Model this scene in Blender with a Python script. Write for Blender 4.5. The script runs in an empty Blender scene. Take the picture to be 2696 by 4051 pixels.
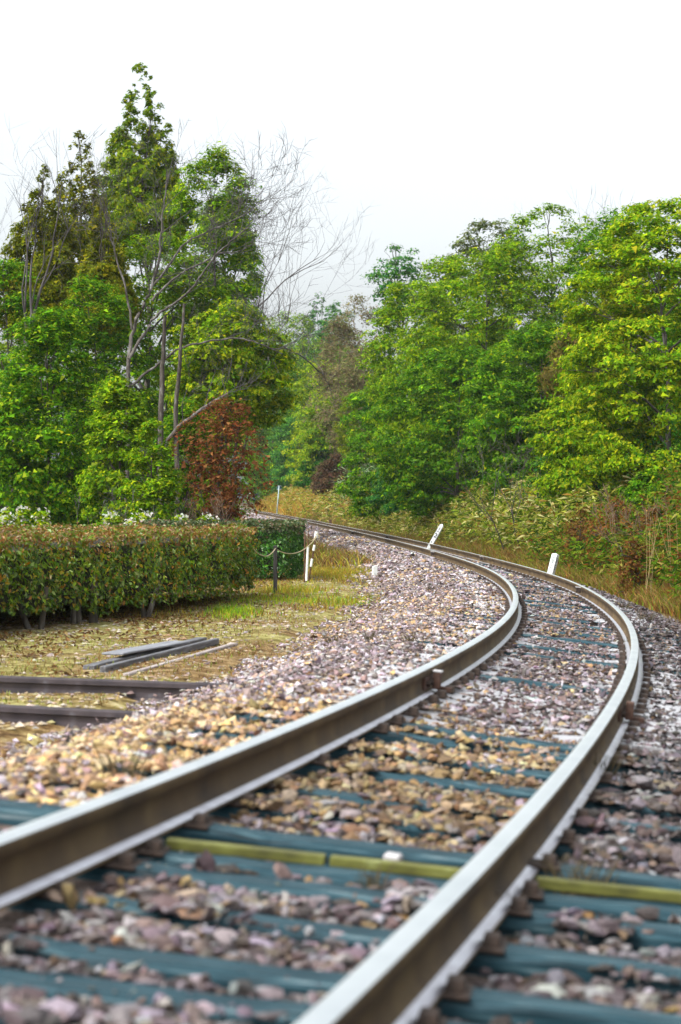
import bpy, math, random
import numpy as np
from mathutils import Vector, Matrix

# ------------------------------------------------------------------ camera, sky, sun, exposure
SC = bpy.context.scene
COL = SC.collection
F = 8962.4            # focal length in photo pixels (photo 2696 x 4051)
H = 0.8415            # camera height over the near rail top
YH = 1985.7           # horizon row
cam = bpy.data.cameras.new('camera')
camo = bpy.data.objects.new('camera', cam)
COL.objects.link(camo)
camo.location = (0, 0, H)
camo.rotation_euler = (math.pi / 2, 0, 0)
cam.sensor_fit = 'VERTICAL'
cam.sensor_height = 36.0
cam.lens = 36.0 * F / 4051
cam.shift_y = -(2025.5 - YH) / 4051
cam.clip_start = 0.1
cam.clip_end = 3000
cam.dof.use_dof = True
cam.dof.focus_distance = 38.0
cam.dof.aperture_fstop = 4.0
SC.camera = camo

SUN_EL, SUN_AZ = math.radians(50), math.radians(-125)     # azimuth from +Y towards +X
world = bpy.data.worlds.new('World')
SC.world = world
world.use_nodes = True
wn = world.node_tree
wn.nodes.clear()
sky = wn.nodes.new('ShaderNodeTexSky')
sky.sky_type = 'NISHITA'
sky.sun_disc = False
sky.sun_elevation = SUN_EL
sky.sun_rotation = SUN_AZ
sky.air_density = 1.0
sky.dust_density = 4.0
sky.ozone_density = 1.0
hs = wn.nodes.new('ShaderNodeHueSaturation')
hs.inputs['Saturation'].default_value = 0.14
bg = wn.nodes.new('ShaderNodeBackground')
bg.inputs['Strength'].default_value = 0.128
wo = wn.nodes.new('ShaderNodeOutputWorld')
wn.links.new(sky.outputs[0], hs.inputs['Color'])
tn = wn.nodes.new('ShaderNodeMix'); tn.data_type = 'RGBA'; tn.blend_type = 'MULTIPLY'
tn.inputs['Factor'].default_value = 1.0
tn.inputs['B'].default_value = (0.95, 0.985, 1.0, 1)      # the cool white of an even cloud cover
wn.links.new(hs.outputs[0], tn.inputs['A'])
wn.links.new(tn.outputs['Result'], bg.inputs['Color'])
wn.links.new(bg.outputs[0], wo.inputs['Surface'])

sun = bpy.data.lights.new('sun', 'SUN')
sun.energy = 1.3
sun.angle = math.radians(24)
sun.color = (1.0, 0.96, 0.9)
suno = bpy.data.objects.new('sun', sun)
COL.objects.link(suno)
sd = Vector((math.sin(SUN_AZ) * math.cos(SUN_EL), math.cos(SUN_AZ) * math.cos(SUN_EL), math.sin(SUN_EL)))
suno.rotation_euler = sd.to_track_quat('Z', 'Y').to_euler()
suno.location = (0, 0, 40)

SC.view_settings.view_transform = 'Standard'
SC.view_settings.look = 'None'
SC.view_settings.gamma = 1
SC.view_settings.exposure = 1.3
SC.view_settings.use_curve_mapping = False
SC.render.engine = 'CYCLES'
SC.cycles.max_bounces = 6
SC.cycles.diffuse_bounces = 4
SC.cycles.glossy_bounces = 2
SC.cycles.transmission_bounces = 5

rng = np.random.default_rng(7)
random.seed(7)

HAZE = 0.00016
# ------------------------------------------------------------------ helpers
def tag(o, label=None, cat=None, group=None, kind=None):
    if label: o['label'] = label
    if cat: o['category'] = cat
    if group: o['group'] = group
    if kind: o['kind'] = kind
    return o

def link(name, me, mats=None, parent=None):
    o = bpy.data.objects.new(name, me)
    COL.objects.link(o)
    if parent: o.parent = parent
    if mats is not None and me is not None:
        for m in (mats if isinstance(mats, (list, tuple)) else [mats]):
            me.materials.append(m)
    return o

def empty(name, loc=(0, 0, 0), rz=0.0):
    o = bpy.data.objects.new(name, None)
    o.empty_display_size = 0.2
    o.location = loc
    o.rotation_euler = (0, 0, rz)
    COL.objects.link(o)
    return o

def fast_mesh(name, V, Fc, col=None, smooth=False, mi=None):
    """V (n,3); Fc (m,k) equal sided faces; col (m,3) face colours; mi material index per face."""
    me = bpy.data.meshes.new(name)
    V = np.asarray(V, np.float32); Fc = np.asarray(Fc, np.int32)
    m, k = Fc.shape
    me.vertices.add(len(V)); me.vertices.foreach_set('co', V.ravel())
    me.loops.add(m * k); me.loops.foreach_set('vertex_index', Fc.ravel())
    me.polygons.add(m)
    me.polygons.foreach_set('loop_start', np.arange(0, m * k, k, dtype=np.int32))
    if mi is not None: me.polygons.foreach_set('material_index', np.asarray(mi, np.int32))
    me.update(calc_edges=True)
    me.polygons.foreach_set('use_smooth', np.full(m, bool(smooth)))
    if col is not None:
        a = me.attributes.new('col', 'FLOAT_COLOR', 'FACE')
        c4 = np.ones((m, 4), np.float32); c4[:, :3] = col
        a.data.foreach_set('color', c4.ravel())
    return me

class MB:
    """collects boxes, tubes and prisms for one mesh"""
    def __init__(s): s.V = []; s.F = []
    def add(s, V, Fs):
        n = len(s.V)
        s.V += [tuple(v) for v in V]
        s.F += [tuple(i + n for i in f) for f in Fs]
    def box(s, c, size, M=None, taper=1.0):
        x, y, z = [q / 2 for q in size]
        V = []
        for dz, t in ((-z, 1.0), (z, taper)):
            for dx, dy in ((-x, -y), (x, -y), (x, y), (-x, y)):
                v = Vector((dx * t, dy * t, dz))
                if M: v = M @ v
                V.append((v.x + c[0], v.y + c[1], v.z + c[2]))
        s.add(V, [(3, 2, 1, 0), (4, 5, 6, 7), (0, 1, 5, 4), (1, 2, 6, 5), (2, 3, 7, 6), (3, 0, 4, 7)])
    def tube(s, pts, rad, n=8, caps=True):
        V, Fs = tube_np([np.array(p) for p in pts], rad, n)
        V = V.tolist(); Fs = Fs.tolist()
        m = len(pts)
        if caps:
            Fs = Fs + [list(range(n))[::-1], list(range((m - 1) * n, m * n))]
        s.add(V, Fs)
    def mesh(s, name, bevel=0.0, smooth=False):
        me = bpy.data.meshes.new(name)
        me.from_pydata(s.V, [], s.F)
        me.update()
        if bevel > 0:
            import bmesh
            bm = bmesh.new(); bm.from_mesh(me)
            bmesh.ops.bevel(bm, geom=bm.edges[:], offset=bevel, segments=1, affect='EDGES')
            bm.to_mesh(me); bm.free()
        if smooth: me.polygons.foreach_set('use_smooth', np.full(len(me.polygons), True))
        return me

def tube_np(pts, rad, n=6):
    pts = np.asarray(pts, float); m = len(pts)
    rad = np.broadcast_to(np.asarray(rad, float), (m,))
    t = np.gradient(pts, axis=0)
    t /= np.linalg.norm(t, axis=1, keepdims=True) + 1e-9
    ref = np.where(np.abs(t[:, 2:3]) > 0.9, np.array([[1., 0, 0]]), np.array([[0, 0, 1.]]))
    u = np.cross(t, ref); u /= np.linalg.norm(u, axis=1, keepdims=True) + 1e-9
    w = np.cross(t, u)
    a = np.arange(n) * 2 * math.pi / n
    V = pts[:, None] + rad[:, None, None] * (np.cos(a)[None, :, None] * u[:, None] + np.sin(a)[None, :, None] * w[:, None])
    V = V.reshape(-1, 3)
    i = np.arange(m - 1)[:, None] * n; j = np.arange(n)[None]; j2 = (np.arange(n)[None] + 1) % n
    Fs = np.stack([i + j, i + j2, i + n + j2, i + n + j], -1).reshape(-1, 4)
    return V, Fs

class Tubes:
    def __init__(s): s.V = []; s.F = []; s.n = 0
    def add(s, pts, rad, n=5):
        V, Fs = tube_np(pts, rad, n)
        s.V.append(V); s.F.append(Fs + s.n); s.n += len(V)
    def mesh(s, name, smooth=True):
        return fast_mesh(name, np.concatenate(s.V), np.concatenate(s.F), smooth=smooth)

def unit(a): return a / (np.linalg.norm(a, axis=-1, keepdims=True) + 1e-9)

def leaf_arrays(P, N, L, W, r, droop=0.0, D=None):
    """diamond leaves folded along the rib: P centre, N normal, D optional long direction"""
    n = len(P)
    if D is None: D = r.normal(size=(n, 3))
    T = unit(D - (D * N).sum(1, keepdims=True) * N)
    B = np.cross(N, T)
    L = np.broadcast_to(L, (n,))[:, None]; W = np.broadcast_to(W, (n,))[:, None]
    fold = 0.25
    V = np.empty((n, 4, 3), np.float32)
    V[:, 0] = P - T * L * .5
    V[:, 1] = P + B * W * .5 + N * W * fold
    V[:, 2] = P + T * L * .5 - N * L * droop
    V[:, 3] = P - B * W * .5 + N * W * fold
    Fc = np.arange(n * 4, dtype=np.int32).reshape(n, 4)
    return V.reshape(-1, 3), Fc

def leaf_tris(P, N, L, W, r, droop=0.1):
    n = len(P); D = r.normal(size=(n, 3))
    T = unit(D - (D * N).sum(1, keepdims=True) * N); B = np.cross(N, T)
    L = np.broadcast_to(L, (n,))[:, None]; W = np.broadcast_to(W, (n,))[:, None]
    V = np.empty((n, 3, 3), np.float32)
    V[:, 0] = P - T * L * .35 + B * W * .5
    V[:, 1] = P - T * L * .35 - B * W * .5
    V[:, 2] = P + T * L * .65 - N * L * droop
    return V.reshape(-1, 3), np.arange(n * 3, dtype=np.int32).reshape(n, 3)

def mixcol(r, n, cols, probs, jit=0.18):
    cols = np.array(cols, float)
    probs = (list(probs) + [1] * len(cols))[:len(cols)]
    c = cols[r.choice(len(cols), n, p=np.array(probs) / sum(probs))]
    return np.clip(c * (1 + jit * r.normal(size=(n, 1))) * (1 + 0.06 * r.normal(size=(n, 3))), 0.002, 0.9)

# ------------------------------------------------------------------ materials
def nodemat(name):
    m = bpy.data.materials.new(name); m.use_nodes = True
    nt = m.node_tree; nt.nodes.clear()
    out = nt.nodes.new('ShaderNodeOutputMaterial')
    return m, nt, out

def principled(nt, out, rough=0.6, metal=0.0, spec=0.5):
    b = nt.nodes.new('ShaderNodeBsdfPrincipled')
    b.inputs['Roughness'].default_value = rough
    b.inputs['Metallic'].default_value = metal
    b.inputs['Specular IOR Level'].default_value = spec
    nt.links.new(b.outputs[0], out.inputs['Surface'])
    return b

def ramp(nt, fac, stops):
    r = nt.nodes.new('ShaderNodeValToRGB')
    e = r.color_ramp.elements
    while len(e) < len(stops): e.new(0.5)
    for i, (p, c) in enumerate(stops):
        e[i].position = p; e[i].color = (*c, 1)
    nt.links.new(fac, r.inputs[0])
    return r.outputs['Color']

def noise(nt, scale, detail=4, vec=None, rough=0.55, stretch=None):
    n = nt.nodes.new('ShaderNodeTexNoise')
    n.inputs['Scale'].default_value = scale
    n.inputs['Detail'].default_value = detail
    n.inputs['Roughness'].default_value = rough
    if vec is None:
        tc = nt.nodes.new('ShaderNodeTexCoord'); vec = tc.outputs['Object']
    if stretch:
        mp = nt.nodes.new('ShaderNodeMapping'); mp.inputs['Scale'].default_value = stretch
        nt.links.new(vec, mp.inputs[0]); vec = mp.outputs[0]
    nt.links.new(vec, n.inputs['Vector'])
    return n.outputs['Fac']

def bump(nt, b, h, strength=0.4, dist=0.01):
    bn = nt.nodes.new('ShaderNodeBump')
    bn.inputs['Strength'].default_value = strength; bn.inputs['Distance'].default_value = dist
    nt.links.new(h, bn.inputs['Height']); nt.links.new(bn.outputs[0], b.inputs['Normal'])

def mul(nt, a, b, fac=1.0, mode='MULTIPLY'):
    x = nt.nodes.new('ShaderNodeMix'); x.data_type = 'RGBA'; x.blend_type = mode
    x.inputs['Factor'].default_value = fac
    nt.links.new(a, x.inputs['A']); nt.links.new(b, x.inputs['B'])
    return x.outputs['Result']

def mat_noise(name, stops, scale=8, rough=0.7, metal=0.0, spec=0.4, bstr=0.3, bdist=0.01, stretch=None, detail=5):
    m, nt, out = nodemat(name)
    b = principled(nt, out, rough, metal, spec)
    f = noise(nt, scale, detail, stretch=stretch)
    c = ramp(nt, f, stops)
    nt.links.new(c, b.inputs['Base Color'])
    if bstr: bump(nt, b, f, bstr, bdist)
    return m

def mat_leaf(name, transl=0.35, rough=0.5, spec=0.3):
    """leaf colours come from the per-leaf attribute, tinted by the plant's own colour"""
    m, nt, out = nodemat(name)
    b = nt.nodes.new('ShaderNodeBsdfPrincipled')
    b.inputs['Roughness'].default_value = rough
    b.inputs['Specular IOR Level'].default_value = spec
    at = nt.nodes.new('ShaderNodeAttribute'); at.attribute_name = 'col'
    oi = nt.nodes.new('ShaderNodeObjectInfo')
    c = mul(nt, at.outputs['Color'], oi.outputs['Color'])
    nt.links.new(c, b.inputs['Base Color'])
    tr = nt.nodes.new('ShaderNodeBsdfTranslucent')
    nt.links.new(c, tr.inputs['Color'])
    mx = nt.nodes.new('ShaderNodeMixShader'); mx.inputs[0].default_value = transl
    nt.links.new(b.outputs[0], mx.inputs[1]); nt.links.new(tr.outputs[0], mx.inputs[2])
    nt.links.new(mx.outputs[0], out.inputs['Surface'])
    return m

M_LEAF = mat_leaf('leaf', 0.5, 0.6, 0.06)
M_GLOSS = mat_leaf('glossy_leaf', 0.3, 0.34, 0.45)
M_GRASS = mat_leaf('grass_blade', 0.35, 0.6, 0.2)
M_BARK = mat_noise('bark', [(0.3, (.035, .027, .02)), (0.55, (.09, .075, .06)), (0.75, (.2, .19, .17))], 6, 0.9, stretch=(3, 3, .6))
M_PALEBARK = mat_noise('pale_bark', [(0.3, (.04, .032, .026)), (0.55, (.12, .105, .09)), (0.75, (.27, .26, .25))], 5, 0.9, stretch=(2, 2, .8))
M_TWIG = mat_noise('twig', [(0.3, (.04, .034, .032)), (0.7, (.13, .115, .11))], 2, 0.9, bstr=0)
M_BROWNTWIG = mat_noise('brown_twig', [(0.3, (.1, .06, .035)), (0.7, (.24, .16, .1))], 2, 0.9, bstr=0)

def mat_obj(name, rough=0.75, attr=True, nscale=60, bstr=.5):
    m, nt, out = nodemat(name)
    b = principled(nt, out, rough, 0, 0.4)
    if attr:
        a = nt.nodes.new('ShaderNodeAttribute'); a.attribute_name = 'col'; c = a.outputs['Color']
    else:
        a = nt.nodes.new('ShaderNodeObjectInfo'); c = a.outputs['Color']
    tc = nt.nodes.new('ShaderNodeNewGeometry')
    f = noise(nt, nscale, 5, vec=tc.outputs['Position'])
    g = ramp(nt, f, [(0.25, (.6, .58, .57)), (0.5, (.95, .95, .95)), (0.8, (1.35, 1.32, 1.3))])
    nt.links.new(mul(nt, c, g), b.inputs['Base Color'])
    bump(nt, b, f, bstr, 0.006)
    return m
M_STONE = mat_obj('ballast_stone_mix', 0.62)
M_STONE1 = mat_obj('ballast_stone', 0.62, attr=False)

# ------------------------------------------------------------------ the track's path on the ground
KN = np.array([0, 4, 8, 12, 16, 20, 26, 34, 44, 60, 90, 140, 200.])
KS = np.array([.019216, .008577, .005566, .005096, .006549, .007486, .00746, .007686, .001347, .001248, .000524, -.000665, -.00015])
GK = np.array([0, 15, 30, 60, 100, 200.])
GS = np.array([-.01671, -.011943, .001654, .003252, .007339, -.0002])
X0, TH0, CANT = -1.41139, -0.26716, -0.11243
GAUGE = 1.067
_S = np.arange(-4, 232, 0.05)
_k = np.interp(_S, KN, KS); _k[_S < 0] = 0.0
_i0 = int(np.argmin(np.abs(_S)))
_th = np.cumsum(_k * .05); _th += TH0 - _th[_i0]
_x = np.cumsum(-np.sin(_th) * .05); _x += X0 - _x[_i0]
_y = np.cumsum(np.cos(_th) * .05); _y += 1.0 - _y[_i0]
_z = np.cumsum(np.interp(_S, GK, GS) * .05); _z += 0 - _z[_i0]

def trk(s):
    return [np.interp(s, _S, a) for a in (_x, _y, _z, _th)]
def tpt(s, d, h):
    x, y, z, th = trk(s)
    return np.stack(np.broadcast_arrays(x + d * np.cos(th), y + d * np.sin(th), z + CANT * np.clip(d, -1.6, 1.6) + h), -1)
_sub = slice(0, None, 8)
def sd_of(x, y):
    x = np.asarray(x, float).ravel(); y = np.asarray(y, float).ravel()
    s = np.empty(len(x)); d = np.empty(len(x))
    X, Y, T, S_ = _x[_sub], _y[_sub], _th[_sub], _S[_sub]
    for a in range(0, len(x), 4000):
        e = slice(a, a + 4000)
        q = (x[e, None] - X) ** 2 + (y[e, None] - Y) ** 2
        i = q.argmin(1)
        dx = x[e] - X[i]; dy = y[e] - Y[i]
        d[e] = dx * np.cos(T[i]) + dy * np.sin(T[i])
        s[e] = S_[i] + (-dx * np.sin(T[i]) + dy * np.cos(T[i]))
    return s, d
def smooth(t): t = np.clip(t, 0, 1); return t * t * (3 - 2 * t)
def vnoise(x, y, sc, seed=0):
    x = np.asarray(x) / sc; y = np.asarray(y) / sc
    r = np.random.default_rng(seed); G = r.random((64, 64))
    xi = np.floor(x).astype(int); yi = np.floor(y).astype(int)
    fx = smooth(x - xi); fy = smooth(y - yi)
    g = lambda a, b: G[a % 64, b % 64]
    return (g(xi, yi) * (1 - fx) + g(xi + 1, yi) * fx) * (1 - fy) + (g(xi, yi + 1) * (1 - fx) + g(xi + 1, yi + 1) * fx) * fy

def yard_z(y, zt):
    return np.minimum(-0.52, zt - 0.25) * (1 - smooth((y - 45) / 25)) + (zt - 0.4) * smooth((y - 45) / 25)
def ballast_z(s, d):
    """top of the ballast bed"""
    x, y, z, th = trk(s)
    top = z + CANT * np.clip(d, -1.6, 1.6) - 0.185
    right = smooth((d - 1.15) / 0.9) * 0.2
    k = smooth((-d - 1.2) / 1.5)
    return (top - right) * (1 - k) + (yard_z(y, z) + .02) * k
def ground_z(x, y, sd=None):
    x = np.asarray(x, float); y = np.asarray(y, float); sh = x.shape
    s, d = sd if sd is not None else sd_of(x, y)
    s = s.reshape(sh); d = d.reshape(sh)
    zt = trk(s)[2]
    # left: a flat yard; it follows the track far away
    zl = yard_z(y, zt)
    zl = zl + np.clip(-d - 9, 0, 60) * 0.10 + 0.05 * (vnoise(x, y, 1.6, 3) - .5)
    # right: a ditch at the shoulder and a bank rising into the wood
    zr = zt - 0.18 - 0.36 + smooth((d - 1.6) / 2.6) * 1.25 + np.clip(d - 3.6, 0, 4) * 0.22 + np.clip(d - 7, 0, 40) * 0.16
    zr = zr + 0.12 * (vnoise(x, y, 1.3, 5) - .5)
    return np.where(d < 0, np.where(d > -2.9, np.minimum(zl, ballast_z(s, d) - .05), zl), np.where(d < 1.7, ballast_z(s, d) - .08, zr))
def gz(x, y): return float(ground_z(np.array([x]), np.array([y]))[0])
def at(px, py, Y): return Vector(((px - 1348) / F * Y, Y, H - (py - YH) * Y / F))

# ------------------------------------------------------------------ ground
def ground_material():
    m, nt, out = nodemat('yard_soil')
    b = principled(nt, out, 0.95, 0, 0.1)
    f1 = noise(nt, 0.55, 6); f2 = noise(nt, 7, 7, rough=.7); f3 = noise(nt, 34, 5, rough=.7)
    soil = ramp(nt, f2, [(0.3, (.05, .03, .014)), (0.45, (.14, .08, .03)), (0.57, (.32, .22, .1)), (0.72, (.5, .43, .3))])
    moss = ramp(nt, f2, [(0.3, (.08, .065, .014)), (0.46, (.2, .17, .05)), (0.58, (.38, .35, .13)), (0.76, (.54, .5, .31))])
    x = nt.nodes.new('ShaderNodeMix'); x.data_type = 'RGBA'
    fr = ramp(nt, f1, [(0.42, (0, 0, 0)), (0.54, (1, 1, 1))])
    nt.links.new(fr, x.inputs['Factor']); nt.links.new(soil, x.inputs['A']); nt.links.new(moss, x.inputs['B'])
    # the wood's floor: dark leaf litter
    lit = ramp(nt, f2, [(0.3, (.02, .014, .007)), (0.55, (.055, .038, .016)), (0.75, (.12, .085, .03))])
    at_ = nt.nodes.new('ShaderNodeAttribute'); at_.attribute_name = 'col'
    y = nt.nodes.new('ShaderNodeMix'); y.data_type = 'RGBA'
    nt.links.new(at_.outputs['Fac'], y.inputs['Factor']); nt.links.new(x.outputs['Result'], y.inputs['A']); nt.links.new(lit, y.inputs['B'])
    sp = ramp(nt, f3, [(0.35, (.55, .5, .45)), (0.55, (1, 1, 1)), (0.72, (1.5, 1.45, 1.4))])
    nt.links.new(mul(nt, y.outputs['Result'], sp), b.inputs['Base Color'])
    bump(nt, b, f2, 0.8, 0.05)
    return m
gx = np.concatenate([-np.geomspace(6, 420, 46)[::-1], np.arange(-5.8, 9.01, 0.2), np.geomspace(9.4, 420, 46)])
gy = np.concatenate([np.linspace(-12, 4, 12)[:-1], np.arange(4, 60, 0.35), np.geomspace(60, 700, 80)])
GX, GY = np.meshgrid(gx, gy)
GZ = ground_z(GX, GY)
V = np.stack([GX, GY, GZ], -1).reshape(-1, 3)
nx, ny = len(gx), len(gy)
ii = (np.arange(ny - 1)[:, None] * nx + np.arange(nx - 1)[None]).ravel()
Fc = np.stack([ii, ii + 1, ii + nx + 1, ii + nx], -1)
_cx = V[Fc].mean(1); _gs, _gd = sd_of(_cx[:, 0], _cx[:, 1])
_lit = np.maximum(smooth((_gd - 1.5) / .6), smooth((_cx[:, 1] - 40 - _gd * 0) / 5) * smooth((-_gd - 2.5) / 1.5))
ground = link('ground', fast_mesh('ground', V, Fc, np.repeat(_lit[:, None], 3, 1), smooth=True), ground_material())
tag(ground, kind='structure')

# ------------------------------------------------------------------ sleepers' places (needed by the ballast)
SL = [2.7, 3.3, 3.72, 4.08, 4.45, 5.06, 5.62, 5.92, 6.44, 7.12, 7.70, 8.50, 9.2, 10.02, 10.5]
while SL[-1] < 95: SL.append(SL[-1] + (0.42 if 10.6 < SL[-1] < 14.2 else 0.58))
SL = np.array(SL)
def is_pale(s): return (10.6 < s < 14.3) or (s > 15 and (int(s * 7.3) % 3 != 0) and not 21.2 < s < 22.6)
COVER = {}
for s in SL:
    COVER[round(s, 2)] = float(rng.uniform(0.05, 0.5)) if s > 7 else 0.12
for s, c in ((7.12, .93), (3.72, .9), (9.2, .8), (8.5, .5), (7.7, .35), (10.02, .3), (6.44, .03), (5.92, .12), (4.08, .14), (4.45, .22), (5.06, .2), (5.62, .35)):
    COVER[s] = c

# ------------------------------------------------------------------ ballast bed and stones
ss = np.concatenate([np.arange(-3.5, 40, 0.2), np.arange(40, 228, 0.8)])
dd = np.linspace(-2.9, 2.05, 34)
SS, DD = np.meshgrid(ss, dd, indexing='ij')
x, y, z, th = trk(SS)
# the bed dips in front of the exposed sleeper
def dip(s, d): return 0.085 * np.exp(-((s - .085 * d - 6.24) / 0.12) ** 2) * (np.abs(d) < 1.6)
BZ = ballast_z(SS, DD) - 0.03 - dip(SS, DD)
BZ -= .16 * smooth((-DD - 2.05) / .6)
BZ[:, 0] -= 0.1; BZ[:, -1] -= 0.12
V = np.stack([x + DD * np.cos(th), y + DD * np.sin(th), BZ], -1).reshape(-1, 3)
nx, ny = len(dd), len(ss)
ii = (np.arange(ny - 1)[:, None] * nx + np.arange(nx - 1)[None]).ravel()
Fc = np.stack([ii, ii + 1, ii + nx + 1, ii + nx], -1)
M_BED = mat_noise('ballast_grit', [(0.25, (.03, .022, .018)), (0.5, (.14, .1, .08)), (0.7, (.3, .24, .21))], 22, 0.95, bstr=1.0, bdist=0.04)
bed = link('ballast_bed', fast_mesh('ballast_bed', V, Fc, smooth=True), M_BED)
tag(bed, kind='structure')

_t = (1 + 5 ** .5) / 2
ICO_V = unit(np.array([(-1, _t, 0), (1, _t, 0), (-1, -_t, 0), (1, -_t, 0), (0, -1, _t), (0, 1, _t), (0, -1, -_t), (0, 1, -_t), (_t, 0, -1), (_t, 0, 1), (-_t, 0, -1), (-_t, 0, 1)], float))
ICO_F = np.array([(0, 11, 5), (0, 5, 1), (0, 1, 7), (0, 7, 10), (0, 10, 11), (1, 5, 9), (5, 11, 4), (11, 10, 2), (10, 7, 6), (7, 1, 8), (3, 9, 4), (3, 4, 2), (3, 2, 6), (3, 6, 8), (3, 8, 9), (4, 9, 5), (2, 4, 11), (6, 2, 10), (8, 6, 7), (9, 8, 1)])
OCT_V = np.array([(1, 0, 0), (-1, 0, 0), (0, 1, 0), (0, -1, 0), (0, 0, 1), (0, 0, -1)], float)
OCT_F = np.array([(0, 2, 4), (2, 1, 4), (1, 3, 4), (3, 0, 4), (2, 0, 5), (1, 2, 5), (3, 1, 5), (0, 3, 5)])
def variants(Vb, n, r, jit):
    out = []
    for _ in range(n):
        v = Vb * (1 + r.uniform(-jit, jit, (len(Vb), 1)))
        # chop with a few planes so that the stone gets flat broken faces
        for _k in range(6):
            p = unit(r.normal(size=3)); h = r.uniform(.36, .72)
            dq = v @ p
            v = v - np.where(dq > h, dq - h, 0)[:, None] * p
        out.append(v)
    return np.array(out)
rs = np.random.default_rng(11)
ICO_VAR = variants(ICO_V, 24, rs, .22)
OCT_VAR = variants(OCT_V, 16, rs, .25)
def rotmats(n, r):
    q = unit(r.normal(size=(n, 4))); w, x, y, z = q.T
    return np.stack([np.stack([1 - 2 * (y * y + z * z), 2 * (x * y - z * w), 2 * (x * z + y * w)], -1),
                     np.stack([2 * (x * y + z * w), 1 - 2 * (x * x + z * z), 2 * (y * z - x * w)], -1),
                     np.stack([2 * (x * z - y * w), 2 * (y * z + x * w), 1 - 2 * (x * x + y * y)], -1)], 1)

def scatter(s0, s1, d0, d1, n, r):
    return r.uniform(s0, s1, n), r.uniform(d0, d1, n)
S_, D_, R_ = [], [], []
for (a, b, dens, r0) in ((-0.5, 6, 1450, .026), (6, 12, 1350, .025), (12, 22, 1150, .022), (22, 36, 640, .026), (36, 60, 240, .037), (60, 110, 100, .05), (110, 205, 45, .07)):
    n = int((b - a) * 4.6 * dens)
    s_, d_ = scatter(a, b, -2.75, 1.95, n, rs)
    S_.append(s_); D_.append(d_)
    R_.append(np.clip(.8 * r0 * np.exp(.32 * rs.normal(size=n)), .012, .06 if b < 60 else .14))
S_ = np.concatenate(S_); D_ = np.concatenate(D_); R_ = np.concatenate(R_)
for sl in SL[(SL > 3.5) & (SL < 12)]:
    k_ = int(rs.integers(18, 60))
    d_ = rs.uniform(-1.0, 1.0, k_)
    S_ = np.concatenate([S_, sl + (.085 * d_ if sl < 8 else 0) + rs.uniform(-.085, .085, k_)]); D_ = np.concatenate([D_, d_]); R_ = np.concatenate([R_, rs.uniform(.004, .011, k_)])

X, Y, Zt, TH = trk(S_)
X = X + D_ * np.cos(TH); Y = Y + D_ * np.sin(TH)
PX = 1348 + F * X / np.maximum(Y, .1)
keep = (Y > 2.6) & (PX > -1500) & (PX < 3700) & ((S_ < 110) | (D_ < 1.4))
# thin towards the outer edges
edge = np.where(D_ < 0, (-D_ - 2.0) / .75, (D_ - 1.6) / .35) + 1.3 * (vnoise(X, Y, .5, 9) - .5)
keep &= rs.random(len(S_)) > np.clip(edge, 0, 1)
# sleepers: lift the stones that lie on one, drop most of them
near = np.abs(S_[:, None] - SL[None]).argmin(1)
ds = np.abs(S_ - SL[near] - np.where(S_ < 8, .085 * D_, 0)); cov = np.array([COVER[round(v, 2)] for v in SL])[near]
cov = np.where((S_ > 7) & (np.abs(D_) > .6), .93, cov)
onsl = (ds < 0.125) & (np.abs(D_) < 1.2)
cn = vnoise(X * 1.0 + 40, Y * 1.0, .22, 21)
edgef = np.clip((ds - .05) / .07, 0, 1)
keep &= ~(onsl & (R_ > .0112) & (cn > np.where(cov < .1, cov, np.maximum(cov, np.where(S_ > 10.4, .6, .5) * edgef))))
g = GAUGE / 2 + .0325
dr = np.minimum(np.abs(D_ - g), np.abs(D_ + g))
keep &= dr > 0.082 + R_ * .4
for bb in (6.04,):     # the bar's bed
    keep &= ~((np.abs(S_ - bb - .1 * D_) < .065)) & ~((S_ - .085 * D_ > 6.17) & (S_ - .085 * D_ < 6.37) & (rs.random(len(S_)) < .6))
S_, D_, R_, X, Y, Zt, PX, onsl, ds, dr = [a[keep] for a in (S_, D_, R_, X, Y, Zt, PX, onsl, ds, dr)]
Zb = ballast_z(S_, D_) - dip(S_, D_)
Zs = Zb + rs.uniform(-.022, .016, len(S_)) + np.where(dr < .2, -.012, 0) + .012 * (vnoise(X, Y, .45, 4) - .5)
Zs = np.where(onsl, Zt + CANT * D_ - .16 + R_ * .35, Zs)
n = len(S_)
# colours: ochre in patches (left of the near rail, between the rails), purple grey elsewhere
oc = vnoise(X, Y, 1.1, 31) * .6 + vnoise(X, Y, .4, 32) * .3
ochre = np.clip(.16 + .75 * np.exp(-((S_ - 8.6) / 3.2) ** 2) * (D_ < .6) + .9 * (oc - .5) - .25 * (S_ < 4.9) - .3 * (D_ > .6) - .25 * ((S_ > 11) & (S_ < 16)) + .1 * ((S_ > 16) & (S_ < 30) & (D_ < -.6)), .04, .85)
pal_o = mixcol(rs, n, [(.36, .235, .1), (.26, .16, .08), (.44, .34, .18), (.16, .095, .055), (.36, .28, .2)], [3, 3, 2, 2, 1.5])
pal_p = mixcol(rs, n, [(.2, .155, .165), (.12, .085, .08), (.34, .3, .315), (.06, .045, .042), (.23, .165, .135), (.46, .43, .45)], [3, 2.6, 3, 1.8, 2, .7])
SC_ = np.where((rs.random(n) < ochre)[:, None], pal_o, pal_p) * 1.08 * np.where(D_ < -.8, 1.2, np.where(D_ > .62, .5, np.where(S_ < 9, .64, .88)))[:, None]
asp = np.stack([rs.uniform(1.05, 1.7, n), rs.uniform(.8, 1.15, n), rs.uniform(.34, .66, n)], -1) * R_[:, None]
RM = rotmats(n, rs)
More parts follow.
